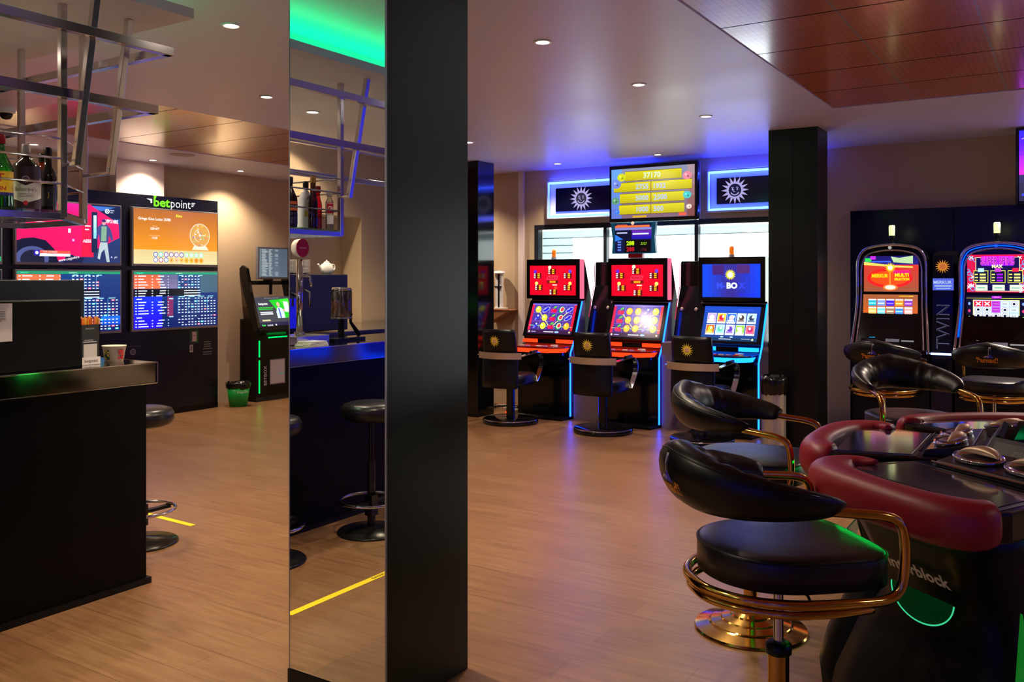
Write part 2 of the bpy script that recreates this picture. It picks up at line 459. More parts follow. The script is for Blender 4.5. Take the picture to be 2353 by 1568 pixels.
obj('shutter', b, m, w1)
b = MB(); z = WZB-0.07
for i in range(13):
    for (xa, xb) in ((-5.36, -4.95), (-4.22, -3.95)) if i else ((-5.36, -2.34),):
        b.box(xa, 0.129, z-0.088, xb, 0.137, z-0.082)
    z -= 0.088
obj('slat_gap', b, mat('slat_joint', (60, 78, 88), 0.6), w1)  # dark strips closing the joints between the slats
b = MB(); b.box(WXA-0.05, -0.03, WZA-0.04, WXB+0.05, 0.02, WZA); obj('window_sill', b, PALE, w1, bevel=0.003)

# ceiling raft over the bar, with green light in its gap
t = thing('ceiling_raft', 'pale grey suspended ceiling raft over the bar with green light glowing above its edge', 'ceiling panel', (0, 0, 2.6))
b = MB(); b.box(-5.05, YB+0.3, 0, -3.15, 2.43, 0.045); obj('panel', b, RAFT, t, bevel=0.003)
b = MB(); b.box(-4.85, YB+0.5, 0.045, -3.42, 2.16, 0.17); obj('hanger_core', b, RAFT, t)
b = MB(); b.tube([(-3.32, YB+0.6, 0.06), (-3.32, 2.26, 0.06), (-4.85, 2.26, 0.06)], 0.012, n=6); obj('light_strip', b, glow('raft_led', (0.0, 1.0, 0.30), 14), t, label='green light strip')

# downlights; those past the LB list are unseen, added for fill light
SPOTS = [(-3.567,2.971),(-4.777,3.109),(-4.76,4.27),(-8.3,7.05),(-8.33,5.9),(-5.985,3.25),(-2.407,4.078),(-2.406,5.312),(-2.434,6.634),(-3.603,8.416),(-4.822,8.491),(-4.765,6.716),(-4.24,0.38),
         (-2.41,2.85),(-2.41,1.4),(-2.4,-0.2),(-2.2,-1.8),(-6.4,8.4),(-8.3,4.6),(1.0,6.2),(0.1,8.35),(2.2,2.6),(0.4,-1.6),(-4.24,-1.0),(-4.24,1.55),(-5.3,-0.6),(-5.3,0.25)]
LB = ['beside the raft corner, uppermost one left of the mirror', 'seen inside the overhead chrome rack frame', 'just left of the mirror edge, above the left wood field', 'above the betting kiosk', 'above the pale pilaster', 'seen through the overhead chrome rack at far left',
      'nearest to the mirrored column on its right side', 'between the black columns, second of the row', 'last of the row before the wide black column', 'just above the hanging prize screen', 'above the left neon sun sign', 'half hidden behind the mirrored column edge', 'above the bar seen in the mirror']
g = None
for i, (x, y) in enumerate(SPOTS):
    t = thing('downlight', 'small round recessed ceiling spotlight ' + (LB[i] if i < len(LB) else 'outside the picture, added to fill the room with light'), 'ceiling light', (x, y, HC), 0, 'recessed ceiling spotlights')
    if -5.0 < x < -3.2 and y < 2.4: t.location.z = 2.6
    if g is None:
        b = MB(); b.lathe([(0.036, 0.0), (0.05, 0.0), (0.052, -0.004), (0.037, -0.006), (0.036, 0.0)], 24); g = (b, obj('trim_ring', b, WHITEP, t, smooth=True))
        b2 = MB(); b2.lathe([(0.0, -0.002), (0.036, -0.002)], 20); l = obj('lens', b2, LENS, t)
    else:
        for q in (g[1], l):
            c = q.copy(); C.objects.link(c); c.parent = t
    ld = bpy.data.lights.new('spot', 'SPOT'); ld.energy = 80;  ld.color = (1.0, 0.81, 0.60); ld.spot_size = R(125); ld.spot_blend = 0.7; ld.shadow_soft_size = 0.035
    lo = bpy.data.objects.new('lamp', ld); C.objects.link(lo); lo.parent = t; lo.location = (0, 0, -0.012)
    if x < -8: ld.energy = 105
    if x < -6 and y > 8: ld.energy = 130
    if y == 5.9: ld.energy = 62
    if y == 8.35: ld.energy = 420; ld.spot_size = R(155)

t = thing('ceiling_speaker', 'flat round grey ceiling speaker beyond the left wood field', 'speaker', (-7.73, 5.82, HC))
b = MB(); b.lathe([(0.0,-0.006),(0.10,-0.006),(0.12,-0.003),(0.125,0.0)], 36); obj('grille', b, mat('grille_grey', (150, 146, 144), 0.6), t, smooth=True)
t = thing('dome_camera', 'small dome camera on the ceiling seen through the rack at far left', 'camera', (-6.69, 3.50, HC))
b = MB(); b.lathe([(0.06,0.0),(0.06,-0.04),(0.045,-0.045),(0.045,0.0)], 28); obj('housing', b, WHITEP, t, smooth=False)
b = MB(); b.lathe([(0.045,-0.04),(0.042,-0.065),(0.028,-0.085),(0.0,-0.092)], 28); obj('dome', b, BLACKG, t, smooth=True)

# ---------------------------------------------------------------- columns
t = thing('mirrored_column', 'large square column in the foreground with a mirror on its left face and black lacquer', 'column', (-2.2, 2.53, 0))
b = MB(); b.box(-0.23, -0.235, 0, 0.232, 0.238, HC); obj('shaft', b, COLBLK, t, bevel=0.002)
b = MB(); b.box(-0.228, -0.241, 0.07, 0.228, -0.2355, HC-0.001); obj('mirror_panel', b, MIRROR, t, label='tall mirror panel')
b = MB(); b.box(-0.235, -0.245, 0, 0.235, -0.235, 0.068); obj('skirting', b, BLACKS, t)
b = MB(); b.box(-0.232, -0.242, 0.07, -0.228, -0.235, HC-0.001); b.box(0.228, -0.242, 0.07, 0.2325, -0.235, HC-0.001); obj('mirror_edge', b, SILVERB, t)
t = thing('column', 'narrow glossy black column just right of the mirrored column, catching blue light', 'column', (-5.6, 7.97, 0))
b = MB(); b.box(-0.18, -0.16, 0, 0.18, 0.15, HC); obj('shaft', b, BLACKG, t, bevel=0.003)
t = thing('column', 'wide black panelled column between the blue-screen slot machine and the beige wall', 'column', (-2.02, 7.74, 0))
b = MB(); b.box(-0.2, -0.17, 0, 0.005, 0.18, HC); b.box(0.0065, -0.17, 0, 0.21, 0.18, HC); obj('shaft', b, mat('column_satin', (8, 8, 10), 0.36, spec=0.35), t, bevel=0.002)

# ---------------------------------------------------------------- bar counter
t = thing('bar_counter', 'long black bar counter with a polished steel top at the left', 'bar counter', (-3.85, 0, 0))
b = MB(); b.box(-0.5, -2.6, 0.03, 0, 2.69, 0.985); obj('front_panel', b, mat('bar_black', (2, 2, 4), 0.34, spec=0.16), t, bevel=0.002)
b = MB(); b.box(-0.48, -2.6, 0, 0.012, 2.71, 0.03); obj('plinth', b, BLACKS, t)
b = MB(); b.box(-0.52, -2.62, 0.985, 0.05, 2.715, 1.09); obj('countertop', b, mat('polished_steel', (132, 128, 122), 0.09, 1.0, noise=0.04, nscale=7), t, bevel=0.004)
b = MB(); b.tube([(0.055, 2.712, 1.088), (0.055, 2.712, 0.988)], 0.004, n=6); b.tube([(0.055, -2.6, 0.988), (0.055, 2.712, 0.988)], 0.003, n=6); b.tube([(0.055, -2.6, 1.088), (0.055, 2.712, 1.088), (-0.5, 2.712, 1.088)], 0.003, n=6)
obj('edge_trim', b, CHROME, t)
t = thing('back_counter', 'back counter of the bar standing against the beige wall', 'counter', (-5.0, 0, 0))
b = MB(); b.box(-0.55, -2.6, 0, 0.35, 0.7, 1.06); obj('carcass', b, BLACKS, t)
b = MB(); b.box(-0.57, -2.62, 1.06, 0.37, 0.72, 1.10); obj('worktop', b, STEEL, t, bevel=0.003)
# dark units standing on the counter
t = thing('till_unit', 'low black box on the bar counter with a white notice taped to it', 'till', (-3.99, 1.9, 1.0905))
b = MB(); b.box(-0.10, -0.6, 0, 0.11, 0.47, 0.31); obj('housing', b, mat('till_black', (4, 4, 5), 0.55, spec=0.2), t, bevel=0.004)
g = Gfx(); g.rect(0, 0, 0.135, 0.165, (205, 196, 192))
random.seed(4)
for i in range(7): g.rect(0.014, 0.128-i*0.0068, 0.09+random.random()*0.012 if i != 6 else 0.075, 0.0022, (70, 66, 70))
g.rect(0.014, 0.072, 0.045, 0.002, (90, 86, 90)); g.rect(0.014, 0.054, 0.03, 0.002, (90, 86, 90)); g.poly([(0.014,0.03),(0.03,0.03),(0.022,0.045)], (60,60,64)); g.rect(0.014, 0.025, 0.018, 0.003, (60,60,64))
g.build('paper_notice', PRINT, t, frame((0.1115, 0.02, 0.137), (0,1,0), (0,0,1)), label='white printed notice')
t = thing('machine_housing', 'tall slate-black box standing behind the till on the bar counter', 'appliance', (-4.2, 2.0, 1.0905))
b = MB(); b.box(-0.08, -0.6, 0, 0.07, 0.54, 0.402); obj('housing', b, mat('slate_black', (18, 26, 38), 0.5), t, bevel=0.004)
# flyer and straw holder, paper tub
t = thing('straw_holder', 'clear holder full of yellow and orange drinking straws with a printed card, on the counter', 'holder', (-4.0, 2.455, 1.09))
b = MB(); w = 0.052
b.box(-w, -w, 0, w, w, 0.004)
for q in ((-w,-w,-w+0.003,w),(w-0.003,-w,w,w),(-w,-w,w,-w+0.003),(-w,w-0.003,w,w)): b.box(q[0], q[1], 0.004, q[2], q[3], 0.19)
obj('box', b, thin_glass('smoked_acrylic', (110, 118, 116)), t)
g = Gfx(); g.rect(0, 0, 0.084, 0.19, (44, 46, 46)); g.text('betpoint', 0.042, 0.168, 0.009, (190, 190, 180)); g.rect(0.012, 0.115, 0.045, 0.003, (180,180,176)); g.rect(0.006, 0.106, 0.068, 0.004, (200,200,196))
g.rect(0.008, 0.03, 0.068, 0.068, (216, 206, 198))
g.build('printed_card', PRINT, t, frame((w+0.002, -0.042, 0.0), (0,1,0), (0,0,1)), label='dark card printed betpoint')
g = Gfx(); g.rect(0, 0, 0.092, 0.036, (232, 222, 216)); g.text('betpoint', 0.046, 0.011, 0.014, (70, 60, 60), bold=0.01)
g.build('name_tag', PRINT, t, frame((w+0.012, -0.046, 0.001), (0,1,0), (0,0,1)), label='white strip reading betpoint')
random.seed(2)
SC = [(236,176,40),(240,120,40),(250,210,90),(245,190,150),(230,90,60)]
for i in range(60):
    x = random.uniform(-0.043, 0.043); y = random.uniform(-0.044, 0.044); b = MB()
    b.tube([(x, y, 0.01), (x*1.15+random.uniform(-.006,.006), y*1.25+random.uniform(-.008,.012), 0.212+random.uniform(0, 0.016))], 0.0034, n=6)
    k = SC[i % 5]; tag(obj('drinking_straw', b, mat('straw_%d' % (i % 5), k, 0.5), None, loc=(-4.0, 2.455, 1.09)), 'thin %s paper straw standing in the clear holder on the bar counter' % ['yellow','orange','pale yellow','peach','red-orange'][i % 5], 'straw', 'paper straws in the holder')
t = thing('paper_tub', 'white paper tub with colourful print beside the straw holder on the counter', 'tub', (-4.0, 2.615, 1.09))
b = MB(); b.lathe([(0.042,0),(0.055,0.075),(0.057,0.075),(0.057,0.079),(0.052,0.079),(0.040,0.006)], 28); obj('bowl', b, mat('tub_card', (226, 208, 182), 0.55), t, smooth=True)
g = Gfx(0.0002); random.seed(9)
for (cx, cs) in ((-0.035, [(60,120,60),(240,200,40),(30,40,90),(40,90,60)]), (0.03, [(200,30,40),(220,60,50),(190,20,60)])):
    for i in range(26): g.ell(cx+random.uniform(-.013,.013), 0.036+random.uniform(-.022,.022), random.uniform(.003,.007), random.uniform(.003,.006), cs[i % len(cs)], n=8)
g.build('print', PRINT, t, bend=lambda x, y, z: ((0.0435+y/0.075*0.0125+z)*math.cos(x/0.05-0.5), (0.0435+y/0.075*0.0125+z)*math.sin(x/0.05-0.5), y), label='printed flowers')

# ---------------------------------------------------------------- overhead chrome rack
t = thing('bottle_rack', 'overhead chrome tube bottle rack hanging from the ceiling raft above the bar', 'rack', (-3.5, 1.5, 2.6))
def RK(x, y, z): return (x+3.5, y-1.5, z-2.6)
for (z, xf, yf, rr) in ((2.45, -3.2, 2.354, 0.018), (2.226, -3.34, 2.38, 0.019)):
    b = MB(); b.tube([RK(xf, -1.6, z), RK(xf, yf, z)], rr, sq=True); b.tube([RK(xf+rr, yf-rr, z), RK(-4.55, yf-rr, z)], rr, sq=True)
    b.tube([RK(-4.5, -1.6, z), RK(-4.5, yf, z)], rr, sq=True); obj('rail', b, RACKM, t, bevel=0.002)
for (x, y) in ((-3.42, 2.01), (-3.70, 2.27), (-3.494, 0.902), (-4.26, 2.30), (-4.2, 0.90), (-3.494, -0.6), (-4.2, -0.6)):
    b = MB(); b.tube([RK(x, y, 2.6), RK(x, y, 1.742)], 0.0135, sq=True); obj('post', b, RACKM, t, bevel=0.002)
for (x, y, dx) in ((-3.42, 2.01, 0.075), (-3.70, 2.27, 0.18), (-3.494, 0.902, 0.075), (-3.494, -0.6, 0.075)):
    b = MB(); b.tube([RK(x+dx+0.135, y+0.012, 2.6), RK(x+dx, y+0.012, 1.95)], 0.0135, sq=True); b.tube([RK(x+dx, y+0.012, 1.955), RK(x, y+0.012, 1.955)], 0.007, sq=True); obj('hanger', b, RACKM, t, bevel=0.002)
for z in (1.98, 1.88, 2.06):
    b = MB(); b.tube([RK(-3.494, 0.902, z), RK(-3.42, 2.01, z), RK(-3.70, 2.27, z), RK(-4.2, 2.28, z), RK(-4.2, 0.902, z)], 0.0045, n=6, closed=True); obj('guard_rail', b, CHROME, t, smooth=True)
b = MB(); b.tube([RK(-3.494, 0.902, 1.748), RK(-3.42, 2.01, 1.748), RK(-3.70, 2.27, 1.748), RK(-4.2, 2.28, 1.748), RK(-4.2, 0.902, 1.748)], 0.0125, closed=True, sq=True); obj('shelf_frame', b, RACKM, t)
b = MB(); b.prism([RK(-3.50,0.91,0)[:2], RK(-3.43,2.0,0)[:2], RK(-3.70,2.25,0)[:2], RK(-4.19,2.26,0)[:2], RK(-4.19,0.91,0)[:2]], 1.763-2.6, 1.773-2.6); obj('glass_shelf', b, glass('shelf_glass', (190, 225, 210)), t)
b = MB(); b.tube([RK(-3.35, -1.6, 2.5), RK(-3.35, -1.6, 2.6)], 0.013, sq=True); obj('post', b, CHROME, t)

SH = 1.7735
def bottle(x, y, prof, gcol, gl, cap, capz, label, lab=None, capr=0.016, name='bottle'):
    t = thing(name, label, 'bottle', (x, y, SH), 0, 'bottles on the hanging rack')
    b = MB(); b.lathe(prof, 28)
    obj('glass_body', b, (glass(gcol[0], gcol[1]) if gl else mat(gcol[0], gcol[1], 0.12)), t, smooth=True)
    b = MB(); b.lathe([(capr, capz), (capr, capz+0.035), (capr*0.8, capz+0.038)], 18); obj('cap', b, mat('cap_%d_%d_%d' % cap, cap, 0.35), t, smooth=True)
    if lab: lab(t)
    return t
def wrap(r, ang0): return lambda x, y, z: ((r+z)*math.cos(ang0+x/r), (r+z)*math.sin(ang0+x/r), y)
A0 = R(-30)
def lb1(t):
    g = Gfx(0.0002); g.rect(-0.06, 0.055, 0.12, 0.09, (238, 196, 20)); g.rect(-0.06, 0.05, 0.12, 0.012, (40, 30, 110)); g.text('T', 0.0, 0.105, 0.03, (200, 30, 20), bold=0.02); g.text('GIN', 0, 0.07, 0.016, (190, 50, 20), bold=0.02)
    g.build('label', PRINT, t, bend=wrap(0.0445, A0), label='yellow paper label')
bottle(-3.555, 1.84, [(0.042,0),(0.044,0.01),(0.044,0.15),(0.04,0.17),(0.018,0.215),(0.014,0.24),(0.014,0.262)], ('green_bottle', (60, 210, 60)), True, (170, 20, 30), 0.255, 'green glass bottle with a yellow label at far left on the rack shelf', lb1)
def lb2(t):
    g = Gfx(0.0002); g.rect(-0.075, 0.0, 0.15, 0.178, (46, 16, 24)); g.poly([(-0.075,0.055),(0,0.03),(0.075,0.055),(0.075,0.135),(0,0.10),(-0.075,0.135)], (205, 196, 184)); g.text('Ballantine\'s', 0, 0.078, 0.016, (60, 30, 30), maxw=0.08)
    for i in range(3): g.rect(-0.03, 0.066-i*0.006, 0.06, 0.0015, (120, 90, 80))
    g.ell(0, 0.03, 0.009, col=(190, 20, 50)); g.ell(0, 0.125, 0.016, 0.018, (70, 40, 50)); g.arc(0, 0.125, 0.012, 0, 2*PI, 0.002, (200,190,180), 16)
    g.build('label', PRINT, t, bend=wrap(0.0545, A0), label='cream label with dark chevrons')
bottle(-3.60, 1.963, [(0.052,0),(0.054,0.01),(0.054,0.165),(0.045,0.19),(0.018,0.212),(0.015,0.235),(0.015,0.25)], ('dark_bottle', (24, 14, 16)), False, (190, 180, 170), 0.235, 'wide dark bottle with a cream label cut by dark chevrons on the rack shelf', lb2)
def lb3(t):
    g = Gfx(0.0002); g.rect(-0.035, 0.03, 0.07, 0.085, (20, 14, 30)); g.rect(-0.03, 0.125, 0.05, 0.006, (220, 180, 90)); g.text('J', 0.0, 0.07, 0.02, (200, 160, 80))
    g.build('label', PRINT, t, bend=wrap(0.0345, A0))
bottle(-3.68, 2.10, [(0.032,0),(0.034,0.01),(0.034,0.15),(0.028,0.18),(0.016,0.2),(0.013,0.25)], ('dark_bottle', (24, 14, 16)), False, (24, 14, 20), 0.245, 'slim black bottle with a black cap beside the corner post of the rack', lb3)
bottle(-3.81, 2.15, [(0.03,0),(0.032,0.01),(0.032,0.15),(0.015,0.2),(0.013,0.24)], ('amber_bottle', (220, 140, 20)), True, (20, 18, 20), 0.235, 'clear bottle of amber liquor behind the slim black bottle on the rack')
def lb4(t):
    g = Gfx(0.0002); g.rect(-0.05, 0.02, 0.1, 0.06, (30, 24, 60)); g.rect(-0.05, 0.09, 0.1, 0.05, (190, 90, 20)); g.rect(-0.05, 0.105, 0.1, 0.018, (40, 24, 30)); g.build('label', PRINT, t, bend=wrap(0.0395, R(20)), label='orange and navy label')
bottle(-3.56, 1.22, [(0.037,0),(0.039,0.01),(0.039,0.16),(0.016,0.21),(0.013,0.24)], ('dark_bottle', (24, 14, 16)), False, (20, 20, 24), 0.235, 'dark bottle with orange and navy bands, first on the left in the mirror', lb4)
def lb5(t):
    g = Gfx(0.0002); g.text('ABEL', -0.005, 0.13, 0.013, (90, 90, 100)); g.poly([(0.0,0.19),(-0.014,0.165),(0.014,0.165)], (120,110,130)); g.rect(0.008, 0.07, 0.016, 0.03, (200, 170, 60)); g.rect(-0.02, 0.05, 0.03, 0.003, (140,140,150)); g.build('label', PRINT, t, bend=wrap(0.0455, R(20)))
bottle(-3.62, 1.047, [(0.043,0),(0.045,0.01),(0.045,0.16),(0.03,0.195),(0.013,0.215),(0.013,0.235)], ('white_bottle', (225, 222, 228)), False, (22, 22, 26), 0.23, 'broad white bottle with a small black cap, seen in the mirror', lb5)
bottle(-3.52, 1.09, [(0.024,0),(0.026,0.01),(0.026,0.14),(0.016,0.19),(0.015,0.255)], ('brown_bottle', (120, 60, 24)), True, (200, 150, 80), 0.25, 'slim brown bottle with a golden cap beside the broad white bottle')
bottle(-3.572, 1.0, [(0.021,0),(0.022,0.01),(0.022,0.14),(0.012,0.18),(0.011,0.21)], ('red_bottle', (225, 50, 30)), True, (150, 16, 26), 0.205, 'slim bottle of red liqueur with a dark red cap')
def lb6(t):
    g = Gfx(0.0002); g.rect(-0.024, 0.09, 0.048, 0.062, (190, 24, 30)); g.rect(-0.02, 0.145, 0.04, 0.003, (240,230,220)); g.text('VO', 0, 0.104, 0.026, (245, 240, 235), bold=0.02, maxw=0.036); g.rect(-0.024,0.03,0.048,0.05,(226,226,220)); g.build('label', PRINT, t, bend=wrap(0.0225, R(20)), label='red label reading VO')
bottle(-3.522, 0.962, [(0.020,0),(0.022,0.008),(0.022,0.155),(0.011,0.175),(0.01,0.19)], ('pale_bottle', (220, 225, 220)), True, (210, 205, 200), 0.185, 'slim pale bottle with a red VO label nearest the rack post', lb6)

# ---------------------------------------------------------------- things on the bar seen in the mirror
t = thing('beer_tap', 'chrome beer tap column with a round red badge on the bar counter', 'beer tap', (-4.1, 0.63, 1.09))
b = MB(); b.box(-0.1, -0.14, 0, 0.12, 0.14, 0.055); obj('drip_tray', b, STEEL, t, bevel=0.004)
b = MB(); b.cyl(0.022, 0.055, 0.53); b.cyl(0.034, 0.055, 0.075); obj('column', b, CHROME, t, smooth=True)
Mx = Matrix.Translation((0, 0, 0.60)) @ Matrix.Rotation(R(90), 4, 'Y') @ Matrix.Rotation(0, 4, 'Z')
b = MB(); b.lathe([(0.0,-0.02),(0.055,-0.02),(0.058,0.0),(0.055,0.022),(0,0.022)], 28, M=Mx); obj('badge_housing', b, PORC, t, smooth=True)
g = Gfx(); g.ell(0, 0, 0.054, 0.058, (190, 14, 26), n=32); g.rect(-0.03, -0.003, 0.06, 0.008, (210, 150, 140)); g.build('badge', PRINT, t, frame((0.026, 0, 0.6), (0,1,0), (0,0,1)), label='red round badge')
b = MB(); b.tube([(0.02,0,0.42),(0.09,0,0.42),(0.1,0,0.36)], 0.009); obj('spout', b, CHROME, t, smooth=True)
t = thing('coffee_machine', 'large black coffee machine on the back counter', 'coffee machine', (-4.82, -0.05, 1.10))
b = MB(); b.box(-0.28, -0.31, 0.015, 0.2, 0.45, 0.43); obj('body', b, mat('coffee_black', (22, 22, 34), 0.35), t, bevel=0.006)
b = MB(); b.box(0.2, 0.2, 0.05, 0.215, 0.44, 0.26); obj('front_plate', b, CHROME, t)
b = MB(); b.tube([(0.22, 0.18, 0.33), (0.3, 0.18, 0.3), (0.3, 0.18, 0.2)], 0.008); obj('steam_wand', b, CHROME, t, smooth=True)
b = MB(); b.lathe([(0.03,0),(0.03,0.03)], 16, (0.22, 0.32, 0.3)); b.tube([(0.22,0.32,0.3),(0.34,0.32,0.28)], 0.01); obj('portafilter', b, BLACKS, t, smooth=True)
b = MB()
for (fx, fy) in ((-0.24,-0.27),(0.16,-0.27),(-0.24,0.41),(0.16,0.41)): b.cyl(0.018, 0, 0.015, (fx, fy))
obj('foot', b, BLACKS, t)
pl = None
for k, (px_, py_, n_) in enumerate(((-4.75, 0.05, 11), (-4.72, 0.25, 10), (-4.70, 0.42, 9))):
    for i in range(n_):
        if pl is None:
            b = MB(); b.lathe([(0.0,0),(0.05,0),(0.095,0.012),(0.097,0.014),(0.05,0.004),(0,0.004)], 28); pl = obj('plate', b, PORC, None, smooth=True); o = pl
        else: o = pl.copy(); C.objects.link(o)
        o.location = (px_, py_ - 0.02, 1.53+i*0.009)
        tag(o, 'white plate in the %s stack on the coffee machine' % ['right-hand', 'middle', 'left-hand'][k], 'plate', 'stacked plates on the coffee machine, %s stack' % ['right-hand', 'middle', 'left-hand'][k])
t = thing('teapot', 'white porcelain teapot standing on the coffee machine', 'teapot', (-4.72, -0.24, 1.53), 0)
t.scale = (0.85, 0.85, 0.85)
b = MB(); b.lathe([(0.035,0),(0.055,0.02),(0.062,0.05),(0.05,0.085),(0.03,0.1)], 28); obj('pot', b, PORC, t, smooth=True)
b = MB(); b.lathe([(0.032,0.098),(0.02,0.112),(0.006,0.116),(0.008,0.124),(0,0.128)], 20); obj('lid', b, PORC, t, smooth=True)
b = MB(); b.tube(spline([(0,0.055,0.03),(0,0.08,0.06),(0,0.105,0.09)], 4), [0.016]*3+[0.012]*3+[0.008]*3); obj('spout', b, PORC, t, smooth=True)
b = MB(); b.tube(spline([(0,-0.045,0.085),(0,-0.09,0.085),(0,-0.1,0.05),(0,-0.055,0.025)], 5), 0.006); obj('handle', b, PORC, t, smooth=True)
t = thing('tea_maker', 'glass jar tea maker on a black swing-arm stand on the bar counter', 'tea maker', (-4.06, 0.30, 1.09))
b = MB(); b.lathe([(0.066,0.0),(0.07,0.006),(0.07,0.175),(0.066,0.18),(0.066,0.01),(0.0,0.008)], 30, (0,0,0.15)); obj('jar', b, GLASS, t, smooth=True)
b = MB(); b.lathe([(0.0,0.011),(0.0645,0.012),(0.0645,0.115),(0,0.115)], 28, (0,0,0.15)); obj('tea', b, mat('tea', (190, 100, 40), 0.2), t, smooth=True)
b = MB(); b.lathe([(0.072,0.332),(0.06,0.35),(0,0.352)], 28); b.lathe([(0.0,0.146),(0.073,0.146),(0.073,0.157),(0.071,0.157)], 28); obj('collar', b, CHROME, t, smooth=True)
b = MB(); b.tube([(0.0,-0.085,0.33),(0,-0.088,0.12),(0,-0.17,0.03)], [0.009,0.01,0.018]); b.box(-0.03,-0.2,0,0.03,0.09,0.018); b.tube([(0,0.0,0.01),(0,0.0,0.15)], 0.02); b.tube([(0,-0.1,0.17),(0,0.02,0.165)], 0.008); obj('stand', b, BLACKS, t, smooth=False)
t = thing('folded_napkins', 'small stack of folded white napkins by the beer tap', 'napkins', (-3.9, 0.72, 1.09))
b = MB()
for i in range(4): b.box(-0.07+i*.004, -0.08+i*.005, i*0.008, 0.06, 0.08-i*.006, i*0.008+0.0065)
obj('napkin_stack', b, PORC, t, bevel=0.002)
# bar stools
def bar_stool(x, y, label):
    t = thing('bar_stool', label, 'bar stool', (x, y, 0), 0, 'round black bar stools along the bar')
    b = MB(); b.lathe([(0.2,0),(0.203,0.006),(0.195,0.014),(0.06,0.028),(0.03,0.035),(0,0.035)], 40); obj('base', b, mat('stool_base', (52, 50, 46), 0.18, 0.7), t, smooth=True)
    b = MB(); b.cyl(0.024, 0.03, 0.42); b.cyl(0.016, 0.42, 0.68); b.box(-0.028, -0.028, 0.1, 0.028, 0.028, 0.22); obj('pole', b, BLACKG, t, smooth=False)
    b = MB(); b.tube([(0.185*math.cos(a), 0.185*math.sin(a), 0.19) for a in [2*PI*k/40 for k in range(40)]], 0.0095, closed=True); obj('foot_ring', b, CHROME, t, smooth=True)
    b = MB(); b.box(-0.018, -0.185, 0.165, 0.018, 0.185, 0.182); obj('ring_bracket', b, BLACKS, t)
    b = MB(); b.lathe([(0.0,0.66),(0.12,0.66),(0.16,0.675),(0.178,0.70),(0.178,0.735),(0.165,0.757),(0.13,0.768),(0,0.772)], 40); obj('seat', b, mat('vinyl', (26, 24, 26), 0.3), t, smooth=True)
    return t
bar_stool(-4.46, 3.08, 'round black bar stool at the end of the bar, half hidden by the counter')
bar_stool(-3.60, 1.34, 'round black bar stool at the left edge of the mirror image')
bar_stool(-3.51, 0.625, 'round black bar stool with chrome foot ring near the right edge of the mirror')
# floor tapes
def tape(label, M, L, txt):
    t = thing('floor_tape', label, 'floor tape', (0,0,0)); t.matrix_world = M
    g = Gfx(0.0003); g.rect(0, 0, L, 0.04, (250, 215, 10))
    if txt:
        x = 0.03
        while x < L-0.5:
            g.text('MANTENGA LA DISTANCIA DE SEGURIDAD', x, 0.010, 0.020, (70, 60, 10), align='l', bold=0.01, maxw=0.62); x += 0.78
    g.build('strip', PRINT, t)
tape('yellow distance-warning tape on the floor in front of the bar, seen in the mirror', frame((-2.935, -0.9, 0.001), (0,1,0), (-1,0,0)), 2.7, True)
tape('short yellow tape strip on the floor beside the bar stool', frame((-5.9, 3.49, 0.001), (1,-0.03,0), (0.03,1,0)), 1.39, False)
# ================================================================ SCREEN WALL AT THE LEFT
t = thing('display_wall', 'black panelled betting display wall under the glowing betpoint lettering', 'display wall', (-8.42, 5.0, 0))
b = MB(); b.box(-0.228, -2.6, 0, 0, 1.82, 2.40); obj('panel', b, NAVY, t, bevel=0.003)
b = MB(); b.box(0.0002, -2.6, 0, 0.002, 1.82, 0.06); obj('plinth', b, BLACKS, t)
g = Gfx(); g.text('bet', 0.06, 0, 0.095, (120, 235, 20), align='l', bold=0.03, stretch=1.15); g.poly([(0.055,0.115),(0.10,0.115),(0.085,0.085),(0.068,0.085)], (120,235,20))
g.text('point', 0.275, 0, 0.095, (225, 225, 225), align='l', stretch=0.93)
g.poly([(-0.03,0.075),(0.04,0.075),(0.04,0.03),(0.02,0.03),(0.02,0.055)], (235,235,235))
for i in range(3): g.rect(0.54, 0.06-i*0.018, 0.05-i*0.012, 0.009, (225,225,225), sk=0.008)
g.build('lettering', attr_mat('sign_glow', 1.0, 0.4), t, frame((0.001, 0.91, 2.285), (0,1,0), (0,0,1)), label='green and white betpoint lettering')
g = Gfx(); g.rect(0,0,0.12,0.16,(30,70,50)); g.rect(0.08,0.01,0.03,0.13,(50,130,40)); g.rect(0.035,0.02,0.055,0.11,(214,190,190)); g.rect(0.04,0.085,0.045,0.006,(150,40,70)); g.rect(0.0,-0.10,0.045,0.085,(196,190,186)); g.rect(0.012,-0.085,0.02,0.055,(110,105,105))
for i, (a, w_) in enumerate(((0.19,0.1),(0.19,0.1),(0.19,0.1),(0.175,0.13),(0.175,0.13),(0.178,0.12))): g.rect(a, 0.0-i*0.026-(0.012 if i > 3 else 0), w_, 0.011, (120,118,122))
g.build('stickers', PRINT, t, frame((0.002, 1.43, 0.765), (0,1,0), (0,0,1)), label='small printed stickers')
g = Gfx(); g.ell(0,0,0.035,col=(140,140,150)); g.ell(0,0,0.026,col=(90,88,100)); g.rect(-0.07,0.055,0.17,0.004,(120,120,130)); g.build('round_sticker', PRINT, t, frame((0.002, 0.72, 0.72), (0,1,0), (0,0,1)))

